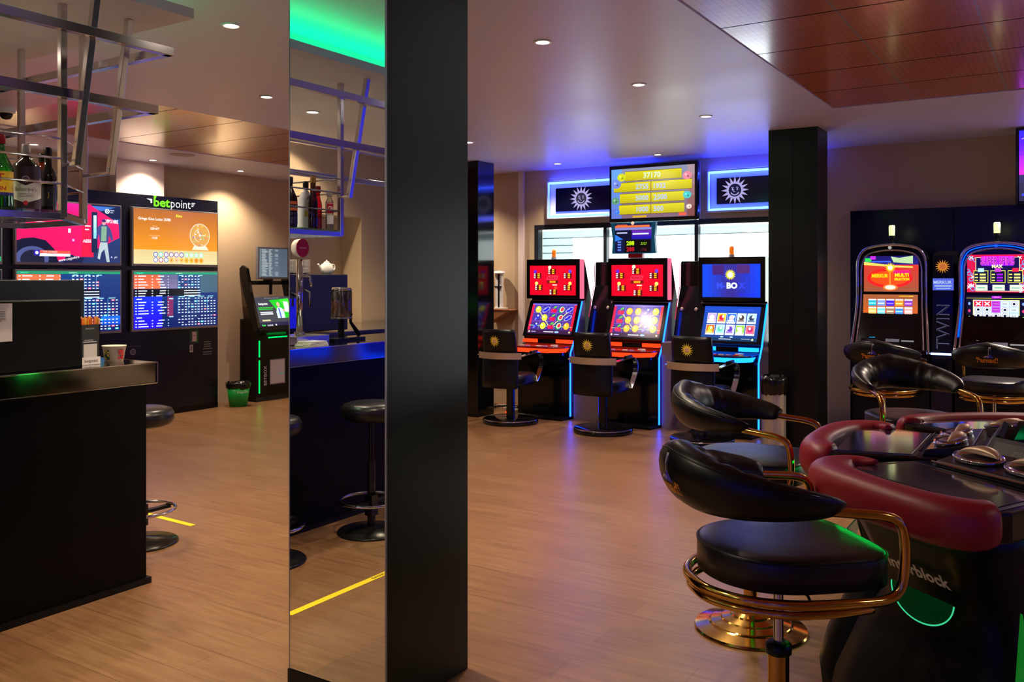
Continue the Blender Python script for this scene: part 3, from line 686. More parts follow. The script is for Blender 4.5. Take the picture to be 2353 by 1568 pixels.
def tv(y0, y1, z0, z1, label, draw, bez=SILVERB):
    w, h = y1-y0, z1-z0
    t = thing('television', label, 'television', (-8.414, (y0+y1)/2, z0), 0, None)
    b = MB(); b.box(0.001, -w/2, 0, 0.045, w/2, h); obj('bezel', b, bez, t, bevel=0.004)
    g = Gfx(); q = 0.014; draw(g, w-2*q, h-2*q-0.012); g.clip = (w-2*q, h-2*q-0.012)
    g.build('screen', SCREEN, t, frame((0.0465, -w/2+q, q+0.012), (0,1,0), (0,0,1)))
    return t
def table_page(seed, warm):
    def f(g, w, h):
        random.seed(seed)
        g.grad(0, 0, w, h, (6, 26, 90), (20, 60, 120), 8)
        g.rect(0, h*.955, w, h*.045, (30, 140, 100)); g.text('betpoint', 0.07*w, h*.965, h*.025, (60,255,200)); g.text('PALINSESTO', 0.52*w, h*.965, h*.018, (200,255,230))
        if warm:
            g.grad(0, h*.70, w*.30, h*.25, (225,110,70), (200,90,60), 4); g.grad(w*.30, h*.70, w*.2, h*.25, (120,110,150),(90,90,130),3)
            g.rect(0, h*.57, w*.75, h*.125, (14,12,22)); g.grad(0, 0, w*.32, h*.56, (30,10,235),(20,50,220), 6); g.rect(w*.38, h*.2, w*.07, h*.36, (120,40,90))
            g.rect(w*.78, h*.62, w*.22, h*.33, (60,90,110))
        else:
            g.grad(0, h*.86, w*.4, h*.09, (225,110,60), (200,110,70), 3); g.rect(w*.55, h*.58, w*.24, h*.12, (10,20,40)); g.grad(w*.8, h*.1, w*.2, h*.15, (10,60,190),(20,110,220), 3)
        rows = [0.915, 0.86, 0.81, 0.76, 0.71, 0.655, 0.61, 0.565, 0.51, 0.455, 0.405, 0.355, 0.305, 0.255, 0.185, 0.13, 0.075, 0.03]
        for i, r_ in enumerate(rows):
            y = h*r_
            if i not in (8, 14): 
                g.rect(w*.015, y, w*.02, h*.014, (200,230,255)); g.rect(w*.05, y, w*random.uniform(.06,.12), h*.016, (235,245,255)); g.rect(w*.2, y, w*.015, h*.016, (235,245,255))
                g.rect(w*(.35-random.uniform(.05,.1)), y, w*.07, h*.016, (235,245,255)); g.rect(w*.385, y, w*.012, h*.014, (200,230,255))
            else: g.rect(w*.03, y, w*.06, h*.018, (240,250,255)); g.rect(w*.4, y, w*.05, h*.018, (160,240,255))
            if 5 <= i <= 7: g.rect(w*.58, y, w*.2, h*.014, (220,240,255)); continue
            mx_ = 12 if i > 7 else (7 if i < 5 else 0)
            for c_ in range(mx_):
                x = w*(.51+c_*.04)
                if random.random() < .92:
                    k = random.random(); cc = (40,220,230) if k > .93 else ((220,40,90) if k < .04 else None)
                    if cc: g.rect(x-w*.006, y-h*.006, w*.034, h*.028, cc)
                    g.rect(x, y, w*.021, h*.016, (225,245,255))
        for x in (.505,.625,.745,.865):
            g.rect(w*x, h*.24, w*.003, h*.31, (90,170,220)); g.rect(w*x+w*.01, h*.545, w*.07, h*.014, (150,240,250))
            if x < .8: g.rect(w*x, h*.7, w*.003, h*.24, (90,170,220)); g.rect(w*x+w*.01, h*.93, w*.05, h*.014, (150,240,250))
    return f
def kino(g, w, h):
    g.grad(0, h*.25, w, h*.75, (226,140,26), (170,98,42), 14)
    g.grad(0, 0, w, h*.26, (216,200,146), (206,186,130), 4)
    g.text('Kino', w*.52, h*.885, h*.05, (245,235,40), bold=0.02)
    g.text('Griego Kino Lotto 20/80', w*.05, h*.80, h*.05, (250,245,240), align='l', bold=0.015, maxw=w*.37)
    g.text('Sorteo', w*.235, h*.685, h*.025, (240,190,150)); g.text('2281677', w*.235, h*.63, h*.038, (250,245,240), bold=0.02)
    g.text('Inicio del sorteo', w*.235, h*.515, h*.024, (240,190,150)); g.text('13:25', w*.235, h*.46, h*.038, (250,245,240), bold=0.02)
    x, y, r = w*.775, h*.56, w*.125
    g.poly([(x-r*.8, h*.28), (x+r*.9, h*.28), (x+r*.45, h*.4), (x-r*.45, h*.4)], (236,214,190))
    g.ell(x, y, r, r*1.0, (235,225,205), n=36); g.ell(x, y, r*.95, r*.95, (205,150,70), n=36)
    random.seed(5)
    for i in range(26):
        a = random.uniform(0, 6.28); q = r*.85*math.sqrt(random.random()); g.ell(x+q*math.cos(a), y+q*math.sin(a), r*.07, r*.05, [(120,200,160),(230,230,240),(120,110,200),(240,210,60),(220,110,80)][i % 5], rot=a, n=8)
    g.arc(x, y, r*.55, R(100), R(260), r*.03, (240,235,225), 8); g.line(x, y, x+r*.6, y, r*.04, (235,235,235)); g.line(x, y, x-r*.25, y+r*.5, r*.04, (235,235,235)); g.ell(x, y, r*.1, col=(245,245,240))
    c1 = [(40,90,170),(60,200,190),(90,70,180),(110,90,170),(120,80,190),(70,70,180),(110,220,160),(120,230,170),(110,220,170),(130,230,180)]
    c2 = [(110,110,190),(150,50,120),(60,110,200),(216,170,90),(226,180,140),(220,180,80),(236,160,40),(226,170,40),(236,140,30),(236,150,30)]
    for i in range(10):
        for (yy, cc) in ((.175, c1[i]), (.075, c2[i])):
            xx = w*(.245+i*.0605); g.ell(xx, h*yy, w*.026, col=cc); g.ell(xx, h*yy, w*.018, col=(250,250,240) if (yy > .1 or i < 3) else cc); g.rect(xx-w*.008, h*yy-h*.012, w*.016, h*.024, (190,190,180) if (yy > .1 or i < 3) else (200,120,30))
def truck(g, w, h):
    g.grad(0, 0, w, h, (30,44,90), (24,60,120), 6)
    g.rect(w*.5, h*.78, w*.5, h*.22, (10,24,60)); g.poly([(w*.62,h*.98),(w*.8,h*.9),(w*.95,h*.98)], (60,110,190))
    g.poly([(0,h),(w*.7,h),(w*.7,h*.98),(w*.98,h*.70),(w*.99,h*.45),(w*.82,h*.3),(w*.6,h*.1),(w*.38,0.02*h),(0,h*.02)], (240,16,90))
    g.grad(0, h*.66, w*.6, h*.34, (246,10,70), (255,20,140), 5); g.rect(0, h*.655, w*.6, h*.008, (255,200,230))
    g.poly([(0,0),(0,h*.34),(w*.05,h*.38),(w*.15,h*.40),(w*.26,h*.36),(w*.34,h*.22),(w*.38,0)], (16,18,44))
    g.ell(w*.14, h*.06, w*.15, h*.2, (70,80,130)); g.ell(w*.14, h*.04, w*.11, h*.16, (26,28,50))
    g.poly([(w*.46,h*.15),(w*.63,h*.08),(w*.60,0),(w*.42,0)], (20,24,60)); g.poly([(w*.6,h*.1),(w*.72,h*.1),(w*.72,h*.9),(w*.6,h*.66)], (230,20,60))
    g.rect(w*.7, h*.18, w*.06, h*.70, (20,30,60)); g.grad(w*.72, h*.42, w*.03, h*.4, (120,200,230), (200,240,255), 4)
    g.text('COPPO HIRE', w*.895, h*.70, h*.06, (240,240,255), bold=0.03, maxw=w*.16); g.text('AESS', w*.655, h*.35, h*.05, (250,240,250), bold=0.03)
    g.rect(w*.635, h*.62, w*.055, h*.02, (250,240,250)); g.rect(w*.635, h*.56, w*.04, h*.02, (250,240,250)); g.rect(w*.47, h*.5, w*.025, h*.07, (250,230,240)); g.ell(w*.52, h*.38, w*.012, col=(180,160,230))
    # walking figure
    g.poly([(w*.79,h*.36),(w*.86,h*.36),(w*.875,h*.18),(w*.885,h*.02),(w*.855,h*.02),(w*.83,h*.24),(w*.80,h*.18),(w*.785,h*.06),(w*.76,h*.08),(w*.775,h*.24)], (170,185,190))
    g.poly([(w*.76,h*.62),(w*.80,h*.68),(w*.86,h*.67),(w*.90,h*.58),(w*.925,h*.42),(w*.905,h*.38),(w*.88,h*.48),(w*.87,h*.36),(w*.785,h*.36),(w*.775,h*.5),(w*.76,h*.4),(w*.745,h*.42)], (60,66,120))
    g.poly([(w*.80,h*.64),(w*.855,h*.64),(w*.85,h*.38),(w*.795,h*.38)], (120,160,130)); g.ell(w*.825, h*.70, w*.018, h*.045, (200,150,150)); g.ell(w*.825, h*.735, w*.024, h*.025, (60,30,100))
    g.ell(w*.86, h*.905, w*.024, col=(235,245,255)); g.ell(w*.86, h*.905, w*.017, col=(40,70,140)); g.line(w*.85,h*.885,w*.87,h*.925,w*.006,(235,245,255)); g.line(w*.87,h*.885,w*.85,h*.925,w*.006,(235,245,255))
    g.text('MAN', w*.89, h*.91, h*.025, (220,235,255), align='l'); g.text('HIRE', w*.89, h*.875, h*.02, (220,235,255), align='l')
    g.rect(w*.2, h*.15, w*.29, h*.045, (235,80,60)); g.text('TOM CLEVERLEY', w*.23, h*.16, h*.028, (255,220,210), align='l', maxw=w*.14); g.rect(w*.2, h*.10, w*.29, h*.045, (240,235,240)); g.rect(w*.15, h*.11, w*.055, h*.09, (40,30,150)); g.ell(w*.178, h*.155, w*.015, col=(230,230,250))
    g.text('www.coppohire', w*.48, h*.045, h*.05, (255,240,250), rot=0.2, maxw=w*.2)
    g.rect(w*.89, h*.08, w*.03, h*.06, (20,30,110)); g.text('A', w*.905, h*.09, h*.035, (240,240,255)); g.text('yl+', w*.95, h*.09, h*.035, (240,240,255))
def greenp(g, w, h): g.rect(0,0,w,h,(20,120,60)); g.rect(0,h*.4,w,h*.6,(10,20,30))
def darkp(g, w, h): g.rect(0,0,w,h,(12,20,30)); g.rect(0,0,w,h*.08,(20,150,100))
tv(5.68, 6.785, 1.63, 2.258, 'upper right wall television showing an orange lottery draw page', kino)
tv(4.46, 5.555, 1.63, 2.258, 'upper wall television showing a man walking past a red truck', truck)
tv(3.22, 4.345, 1.63, 2.258, 'upper wall television cut off by the left picture edge', darkp)
tv(5.68, 6.785, 0.935, 1.585, 'lower right wall television filled with an orange and blue odds table', table_page(11, True))
tv(4.46, 5.555, 0.935, 1.585, 'lower wall television with a blue odds table behind the straw holder', table_page(12, False))
tv(3.22, 4.345, 0.935, 1.585, 'lower wall television cut off by the left picture edge', greenp)

# green bin
t = thing('waste_bin', 'green waste bin with a black liner between the display wall and the betting kiosk', 'waste bin', (-8.28, 7.0, 0))
b = MB(); b.lathe([(0.10,0),(0.132,0.24),(0.128,0.24),(0.097,0.01)], 28); obj('bucket', b, mat('green_plastic', (20, 150, 60), 0.4), t, smooth=True)
b = MB(); random.seed(3); pr = []
n = 40; rings = []
for (r_, z_) in ((0.134,0.215),(0.139,0.23),(0.141,0.265),(0.134,0.285),(0.122,0.27),(0.10,0.2)):
    rings.append([((r_+random.uniform(-.004,.006))*math.cos(2*PI*k/n), (r_+random.uniform(-.004,.006))*math.sin(2*PI*k/n), z_+random.uniform(-.012,.012)) for k in range(n)])
b.loft(rings, cap=False); obj('bin_liner', b, mat('bin_bag', (14, 13, 13), 0.2), t, smooth=True)
g = Gfx(0.0002); g.text('betpoint', 0, 0.165, 0.028, (230, 240, 230), bold=0.01); g.build('print', PRINT, t, bend=lambda x, y, z: ((0.1245+z+(y-0.165)*.13)*math.cos(x/0.125-0.25), (0.1245+z+(y-0.165)*.13)*math.sin(x/0.125-0.25), y))

# betting kiosk
t = thing('betting_kiosk', 'tall black betting kiosk with two screens and green light strips by the mirrored column', 'kiosk', (-8.34, 7.33, 0))
b = MB(); b.prism([(-0.30,0),(0.0,0),(-0.02,0.05),(-0.02,0.80),(0.05,0.84),(0.05,0.87),(-0.02,1.0),(-0.30,1.0)], 0.0, 0.66, axis='y'); obj('cabinet', b, BLACKS, t, bevel=0.006)
for y0 in (-0.012, 0.63):
    b = MB(); b.prism([(0.03,0.86),(-0.02,0.84),(-0.1,1.0),(-0.22,1.30),(-0.30,1.62),(-0.25,1.66),(-0.17,1.62),(-0.1,1.33),(0.04,0.9)], y0, y0+0.042, axis='y'); obj('side_arm', b, BLACKG, t, bevel=0.004)
dv = Vector((-0.14, 0, 0.34)).normalized()
b = MB(); b.box(0, 0, -0.03, 0.6, 0.42, 0.0); obj('lower_monitor', b, SILVERB, t, bevel=0.004, M=frame((0.035, 0.03, 0.885), (0,1,0), dv))
g = Gfx(); g.rect(0,0,0.58,0.40,(58,60,70)); g.rect(0,0,0.58,0.07,(20,22,60)); g.text('bet',0.03,0.02,0.03,(60,230,90),align='l',bold=0.02); g.text('point',0.115,0.02,0.03,(230,235,235),align='l'); g.ell(0.25,0.035,0.012,col=(240,240,255)); g.rect(0.45,0.025,0.09,0.012,(90,70,220))
g.poly([(0.24,0.36),(0.56,0.38),(0.57,0.12),(0.36,0.12),(0.33,0.22)], (30,190,40)); g.poly([(0.40,0.36),(0.56,0.38),(0.57,0.14),(0.5,0.2)], (60,220,50))
g.ell(0.37,0.30,0.026,0.034,(210,170,140)); g.poly([(0.31,0.12),(0.43,0.12),(0.44,0.22),(0.40,0.26),(0.34,0.26),(0.31,0.2)], (200,220,230)); g.rect(0.355,0.12,0.02,0.13,(60,80,190)); g.poly([(0.455,0.2),(0.53,0.19),(0.54,0.33),(0.465,0.34)], (225,225,240)); g.ell(0.44,0.22,0.018,col=(210,160,150))
g.text('betpoint',0.06,0.30,0.03,(240,245,240),align='l',bold=0.02,maxw=0.16); g.rect(0.04,0.255,0.24,0.012,(40,190,50)); g.rect(0.04,0.235,0.22,0.012,(40,190,50)); g.rect(0.05,0.195,0.2,0.012,(220,220,230)); g.rect(0.05,0.17,0.2,0.016,(230,230,235)); g.rect(0.05,0.085,0.13,0.02,(200,190,150)); g.text('Kino  Lotto  Live  Sports  Virtual',0.29,0.382,0.012,(190,190,200),maxw=0.5)
g.build('lower_screen', SCREEN, t, frame(Vector((0.035, 0.04, 0.885))+dv*0.01+Vector((0.002,0,0.001)), (0,1,0), dv))
ry = R(8); uy = (math.sin(-ry), math.cos(ry), 0)
b = MB(); b.box(0, 0, -0.04, 0.5, 0.40, 0.0); obj('upper_monitor', b, GREY, t, bevel=0.004, M=frame((-0.05, 0.06, 1.49), (0,1,0), (0,0,1)))
b = MB(); b.tube([(-0.1, 0.31, 1.3), (-0.1, 0.31, 1.6)], 0.02); b.box(-0.24, 0.03, 1.42, -0.2, 0.63, 1.47); b.box(-0.2, 0.28, 1.42, -0.09, 0.34, 1.62); obj('monitor_mount', b, BLACKS, t)
g = Gfx(); g.grad(0,0,0.455,0.35,(110,130,150),(90,110,130),5); random.seed(8)
for i in range(24):
    y = 0.335-i*0.0138
    g.rect(0.02, y, 0.008, 0.008, (200,230,220)); g.rect(0.04, y, random.uniform(.05,.1), 0.007, (210,225,225)); g.rect(0.15, y, random.uniform(.03,.06), 0.007, (210,225,225))
    if random.random() < .4: g.rect(0.25, y, 0.05, 0.006, (190,210,220))
    g.rect(0.32, y, 0.12, 0.004, (70,90,120))
g.build('upper_screen', attr_mat('dim_screen', 0.55, 0.2), t, frame((-0.048, 0.082, 1.515), (0,1,0), (0,0,1)))
b = MB(); b.box(-0.021, 0.05, 0.10, -0.014, 0.062, 0.50); b.box(-0.021, 0.05, 0.54, -0.014, 0.062, 0.74); b.box(-0.021, 0.2, 0.765, -0.012, 0.5, 0.778); obj('light_strip', b, GREEN_LED, t, label='green light strip')
g = Gfx(); g.rect(0,0,0.25,0.31,(120,112,120)); g.rect(0.012,0.012,0.226,0.286,(176,166,172)); g.rect(0.13,0.12,0.11,0.012,(80,220,200)); gb = Gfx(); gb.text('BETBOX', -0.05, 0.0, 0.045, (190,186,190), align='l', rot=R(90), bold=0.01, maxw=0.24)
gb.build('lettering', PRINT, t, frame((-0.017, 0.22, 0.19), (0,1,0), (0,0,1)), label='vertical BETBOX lettering')
g.build('notice_panel', PRINT, t, frame((-0.017, 0.22, 0.19), (0,1,0), (0,0,1)), label='pale printed notice')

# ================================================================ FAR WALL: neon boxes, prize screen
def neon_box(x0, x1, label, sx, z0=2.19, z1=2.625, y=YF):
    t = thing('neon_light_box', label, 'light box', ((x0+x1)/2, y, z0))
    w = (x1-x0)/2; h = z1-z0; d = -0.10; q = 0.035
    b = MB(); b.box(-w, d, 0, w, 0, 0.012); b.box(-w, d, h-0.012, w, 0, h); b.box(-w, d, 0.012, -w+0.012, 0, h-0.012); b.box(w-0.012, d, 0.012, w, 0, h-0.012); obj('rim', b, mat('light_box_rim', (190, 200, 230), 0.4), t)
    b = MB(); b.box(-w+0.012, -0.03, 0.012, w-0.012, -0.005, h-0.012); obj('back_plate', b, mat('light_box_back', (225, 228, 250), 0.5), t)
    b = MB(); b.box(-w+0.09, -0.05, 0.082, w-0.09, -0.03, h-0.082); obj('sign_panel', b, mat('sign_gloss', (8, 8, 30), 0.08), t)
    b = MB(); p = -0.085
    b.tube([(-w+0.022, p, 0.022), (w-0.022, p, 0.022), (w-0.022, p, h-0.022), (-w+0.022, p, h-0.022)], 0.015, n=8, closed=True); obj('neon_tube', b, glow('neon_tube', (0.03, 0.075, 1.0), 13), t, smooth=True)
    b = MB(); b.box(-w, -0.05, h+0.001, w, -0.03, h+0.007); obj('top_light', b, glow('neon_top', (0.02, 0.04, 1.0), 34), t)
    g = Gfx(); g.sun(0, 0, 0.148, (176, 168, 226), (12, 12, 50), (176, 168, 226)); g.build('sun_emblem', attr_mat('emblem', 0.75, 0.3), t, frame((sx-(x0+x1)/2, -0.0505, 2.41-z0), (1,0,0), (0,0,1)), label='pale smiling sun emblem')
    return t
neon_box(-5.17, -3.86, 'blue neon light box with a pale sun emblem left of the prize screen', -4.745)
neon_box(-3.24, -2.10, 'blue neon light box with a pale sun emblem right of the prize screen', -2.955)

t = thing('prize_screen', 'hanging screen with yellow prize boards in front of the neon boxes', 'screen', (-3.745, 8.60, 2.10))
b = MB(); b.box(-0.5, 0, 0, 0.5, 0.06, 0.61); obj('bezel', b, BLACKG, t, bevel=0.012)
b = MB(); b.box(-0.49, 0.06, 0.02, 0.502, 0.075, 0.6); b.box(-0.1, 0.075, 0.1, 0.1, 0.33, 0.35); obj('wall_bracket', b, mat('bracket_blue', (120, 150, 200), 0.3), t)
g = Gfx(); W_, H_ = 0.94, 0.53
g.grad(0,0,W_,H_,(120,90,110),(130,140,170),8); g.grad(0,0,0.12,H_,(90,110,200),(100,160,230),5); g.grad(0.86,0,0.08,H_,(120,60,60),(170,150,160),5)
Y1, Y2 = (214,204,20), (184,172,14)
for (x, y, w_, h_, tx) in ((0.16,0.40,0.64,0.095,['37170']), (0.03,0.285,0.88,0.095,['2755','1932']), (0.10,0.165,0.73,0.095,['5000','2500']), (0.09,0.045,0.74,0.095,['1000','500'])):
    g.rect(x, y-0.005, w_, h_+0.01, (110,80,10)); g.grad(x, y, w_, h_, Y2, Y1, 4)
    if len(tx) == 1: g.text(tx[0], 0.47, y+0.022, 0.055, (206,236,200), bold=0.03, maxw=0.36)
    else:
        g.rect(0.455, y, 0.008, h_, (120,80,20)); g.text(tx[0], 0.43, y+0.022, 0.052, (170,190,220), align='r', bold=0.03); g.text(tx[1], 0.49, y+0.022, 0.052, (170,190,220), align='l', bold=0.03)
for (x, y, r_, c_) in ((0.12,0.44,0.05,(200,206,30)),(0.06,0.37,0.055,(110,130,220)),(0.86,0.42,0.05,(220,130,150)),(0.86,0.22,0.045,(60,190,190)),(0.05,0.19,0.045,(90,150,110)),(0.07,0.07,0.03,(60,120,240)),(0.88,0.1,0.03,(220,200,190))):
    g.ell(x, y, r_, r_*.85, c_); g.ell(x-r_*.3, y+r_*.2, r_*.25, col=tuple(min(255, q+50) for q in c_)); g.ell(x+r_*.2, y-r_*.2, r_*.2, col=tuple(int(q*.6) for q in c_))
g.rect(0.25, 0.005, 0.16, 0.02, (210,160,30)); g.rect(0.77,0.01,0.08,0.03,(230,90,70))
g.clip = (W_, H_); g.build('screen', attr_mat('screen_b', 0.95, 0.08), t, frame((-0.47, -0.002, 0.04), (1,0,0), (0,0,1)))
t = thing('wall_screen', 'ceiling-hung screen with a purple picture cut off by the right picture edge', 'screen', (0.12, 8.50, 2.12))
b = MB(); b.box(-0.54, 0, 0, 0.54, 0.06, 0.64); obj('bezel', b, BLACKG, t, bevel=0.006)
b = MB(); b.box(-0.06, 0.06, 0.2, 0.06, 0.12, 0.4); b.tube([(0,0.09,0.4),(0,0.09,0.645)], 0.02); obj('ceiling_pole', b, BLACKS, t)
g = Gfx(); g.grad(0,0,1.03,0.59,(0,0,70),(10,10,110),4); g.grad(0,0.22,1.03,0.18,(210,10,190),(150,10,250),6); g.grad(0,0.38,1.03,0.21,(130,20,255),(40,40,255),6)
g.poly([(0,0.15),(0.4,0.3),(1.03,0.1),(1.03,0),(0,0)], (4,4,60)); g.line(0.02,0.05,0.3,0.12,0.02,(30,60,240)); g.line(0.02,0.52,0.2,0.57,0.006,(190,170,255))
g.ell(0.6,0.33,0.16,0.16,(255,80,220)); g.build('screen', SCREEN, t, frame((-0.515, -0.002, 0.025), (1,0,0), (0,0,1)))

# hand gel dispenser on a wooden corner shelf
t = thing('corner_shelf', 'small wooden wedge shelf on the beige wall left of the first slot machine', 'shelf', (-5.78, YF, 1.12))
b = MB(); b.prism([(-0.16,0.0),(0.16,0.0),(-0.16,-0.16)], -0.20, 0, axis='y'); b.prism([(-0.16,0.0),(0.165,0.0),(0.165,0.012),(-0.16,0.012)], -0.205, 0, axis='y'); obj('wedge', b, mat('shelf_wood', (160, 104, 64), 0.5), t, bevel=0.002)
t = thing('dispenser_stand', 'small white stand with a rounded top on the wooden wedge shelf', 'stand', (-5.83, YF-0.1, 1.132))
b = MB(); b.box(-0.04, -0.03, 0, -0.005, 0.03, 0.42); b.box(0.015, -0.02, 0, 0.045, 0.02, 0.42); b.lathe([(0.05,0.42),(0.075,0.43),(0.06,0.455),(0,0.46)], 20); b.box(-0.06,-0.05,0,0.09,0.05,0.02); obj('frame', b, WHITEP, t, bevel=0.003)
b = MB(); b.box(-0.004, -0.022, 0.02, 0.014, 0.022, 0.42); b.box(-0.05,-0.034,0.26,0.05,-0.02,0.275); obj('post', b, BLACKS, t)
# cables by the skirting
t = thing('cable_bundle', 'tangle of thin cables on the floor behind the first slot chair', 'cables', (-5.75, 8.5, 0.012)); random.seed(6)
for k in range(3):
    P_ = [(0.02+i*0.065, random.uniform(-.12,.16), 0.0+random.uniform(0,.02)) for i in range(8)]
    b = MB(); b.tube(spline(P_, 6), 0.006, n=6); obj('cable', b, BLACKS if k != 1 else WHITEP, t, smooth=True)
t = thing('power_adapter', 'small cream power adapter with a red light on the floor behind the first slot chair', 'power adapter', (-5.27, 8.30, 0))
b = MB(); b.box(-0.06,-0.03,0,0.04,0.03,0.04); obj('body', b, mat('adapter', (190,170,130), 0.5), t, bevel=0.004)
b = MB(); b.cyl(0.007, 0, 0.012, (-0.09, -0.03)); obj('indicator', b, RED_LED, t)
# ================================================================ SLOT MACHINES BY THE WINDOW
def fruit_screen(seed, rows):
    def f(g, w, h):
        g.grad(0,0,w,h,(60,30,110),(70,60,170),6)
        g.rect(0, 0, w, h*.12, (50,20,60)); g.rect(0, h*.12, w*.05, h*.83, (230,20,70)); g.rect(w*.95, h*.12, w*.05, h*.83, (230,20,50)); g.rect(0, h*.955, w, h*.01, (200,160,240))
        for i in range(1, 5): g.rect(w*(.06+i*.176), h*.14, w*.006, h*.8, (150,120,210))
        for i in (1, 2): g.rect(w*.06, h*(.13+i*.275), w*.88, h*.008, (180,90,200))
        for (x0, y0, x1, y1) in ((.17,.75,.5,.2),(.5,.2,.9,.82)): g.line(w*x0, h*y0, w*x1, h*y1, w*.014, (240,240,130))
        g.line(w*.02, h*.27, w*.98, h*.23, w*.009, (130,240,150)); g.line(w*.17, h*.25, w*.5, h*.8, w*.007, (110,60,220))
        for c_ in range(5):
            for r_ in range(3):
                x = w*(.155+c_*.176); y = h*(.26+r_*.265); k = rows[2-r_][c_]
                if k == 'L': g.ell(x, y, w*.066, h*.115, (190,190,20), rot=.3); g.ell(x, y, w*.058, h*.10, (246,236,70), rot=.3); g.ell(x-w*.02, y+h*.03, w*.02, h*.03, (255,250,190))
                elif k == 'O': g.ell(x, y, w*.066, h*.115, (230,130,20)); g.ell(x, y, w*.056, h*.1, (255,190,50)); g.ell(x-w*.02, y+h*.03, w*.018, h*.03, (255,235,150))
                elif k == 'P': g.ell(x, y, w*.085, h*.065, (210,220,255), rot=.6); g.ell(x, y, w*.075, h*.055, (30,30,210), rot=.6); g.ell(x-w*.02, y+h*.02, w*.03, h*.015, (150,150,255), rot=.6)
                elif k == 'C': g.ell(x-w*.028, y-h*.03, w*.038, h*.065, (240,20,90)); g.ell(x+w*.03, y-h*.04, w*.038, h*.065, (220,10,70)); g.line(x-w*.02, y, x+w*.01, y+h*.1, w*.008, (60,170,40)); g.ell(x+w*.02, y+h*.08, w*.04, h*.03, (90,190,50), rot=.5)
                elif k == 'M': g.ell(x, y, w*.064, h*.115, (20,150,60), rot=-.3); g.ell(x+w*.008, y+h*.01, w*.05, h*.09, (235,245,235), rot=-.3); g.ell(x+w*.012, y+h*.015, w*.036, h*.07, (235,60,60), rot=-.3)
                elif k == 'B': g.ell(x, y-h*.02, w*.03, h*.1, (40,40,220), rot=-.7); g.ell(x+w*.02, y+h*.06, w*.02, h*.03, (200,220,255)); g.ell(x-w*.02, y-h*.05, w*.02, h*.05, (120,110,250), rot=-.7)
        g.rect(w*.38, h*.05, w*.22, h*.03, (235,225,245)); g.ell(w*.67, h*.065, w*.05, h*.03, (150,190,255)); g.ell(w*.05, h*.065, w*.018, h*.03, (250,220,200)); g.ell(w*.95, h*.065, w*.018, h*.03, (250,230,170)); g.rect(w*.1, h*.05, w*.1, h*.025, (170,160,220))
    return f
def pay_screen(g, w, h):
    g.grad(0,0,w,h,(205,0,30),(250,6,40),6)
    def card(x, y, cc, nm):
        g.rect(x-w*.085, y-h*.12, w*.17, h*.19, (90,10,20)); 
        for i in range(3): g.rect(x-w*.08, y+h*(.02-i*.06), w*.035, h*.035, (250,235,220)); g.rect(x, y+h*(.02-i*.06), w*.05, h*.04, (240,180,20))
        g.ell(x+(-w*.05 if cc[3] < 0 else w*.05), y+h*.12, w*.035, h*.06, cc[:3], rot=.5)
    for (x, y, c_) in ((.17,.68,(90,30,200,-1)),(.49,.82,(230,235,190,-1)),(.83,.68,(90,60,220,1)),(.2,.28,(250,230,110,-1)),(.52,.13,(230,60,40,1)),(.83,.28,(250,230,110,1))): card(w*x, h*y, c_, '')
    g.poly([(w*.36,h*.52),(w*.40,h*.66),(w*.63,h*.66),(w*.60,h*.52)], (246,50,80)); g.text('BONUS', w*.5, h*.55, h*.08, (170,0,20), bold=0.03, maxw=w*.2)
    g.rect(w*.38, h*.40, w*.25, h*.10, (110,16,20)); g.rect(w*.44, h*.42, w*.13, h*.065, (240,150,20)); g.rect(w*.5, h*.33, w*.1, h*.035, (250,220,200))
def mbox(g, w, h):
    g.grad(0,0,w*.5,h,(10,70,235),(50,36,130),6,True); g.grad(w*.5,0,w*.5,h,(50,36,130),(10,60,235),6,True)
    g.rect(w*.18, h*.68, w*.2, h*.3, (60,30,110)); g.rect(w*.6, h*.72, w*.22, h*.26, (70,36,110))
    g.sun(w*.49, h*.68, h*.17, (236,226,20), (240,225,235), None, 18, .62)
    g.text('M-', w*.33, h*.27, h*.17, (50,70,230), bold=0.05, maxw=w*.19); g.text('BO', w*.52, h*.27, h*.17, (220,240,255), bold=0.05, maxw=w*.19); g.text('X', w*.69, h*.27, h*.17, (40,60,220), bold=0.05)
    g.text('MERKUR GAMING', w*.78, h*.06, h*.06, (20,30,230), maxw=w*.3)
def icons(g, w, h):
    g.grad(0,0,w,h,(14,60,130),(20,70,190),6); g.text('MULTI GAME', w*.74, h*.88, h*.05, (60,90,250), maxw=w*.26); g.rect(0,0,w,h*.09,(10,50,90))
    cs = [[(190,160,220),(220,200,60),(40,110,220),(200,220,220),(170,210,240)],[(200,110,40),(170,225,230),(200,200,240),(140,200,60),(230,110,110)]]
    cs2 = [[(240,230,250),(225,30,60),(230,200,200),(80,60,60),(40,60,90)],[(250,200,40),(90,200,160),(100,60,190),(230,240,200),(190,30,110)]]
    random.seed(17)
    for r_ in range(2):
        for c_ in range(5):
            x = w*(.07+c_*.178); y = h*(.5-r_*.335); g.rect(x, y, w*.16, h*.30, (225,235,245)); g.rect(x+w*.006, y+h*.05, w*.148, h*.235, cs[r_][c_])
            g.ell(x+w*.08, y+h*.17, w*.045, h*.08, cs2[r_][c_]); g.rect(x+w*.02, y+h*.06, w*.11, h*.045, tuple(min(255, q+60) for q in cs2[r_][c_])); g.ell(x+w*random.uniform(.04,.12), y+h*.2, w*.02, h*.04, (250,250,250))
    g.rect(w*.33, h*.04, w*.22, h*.02, (220,235,250)); g.rect(w*.72, h*.06, w*.16, h*.012, (200,220,240)); g.ell(w*.92, h*.05, w*.02, h*.03, (220,240,170)); g.ell(w*.38, h*.11, w*.03, h*.02, (180,210,255)); g.ell(w*.55, h*.11, w*.03, h*.02, (180,210,255))

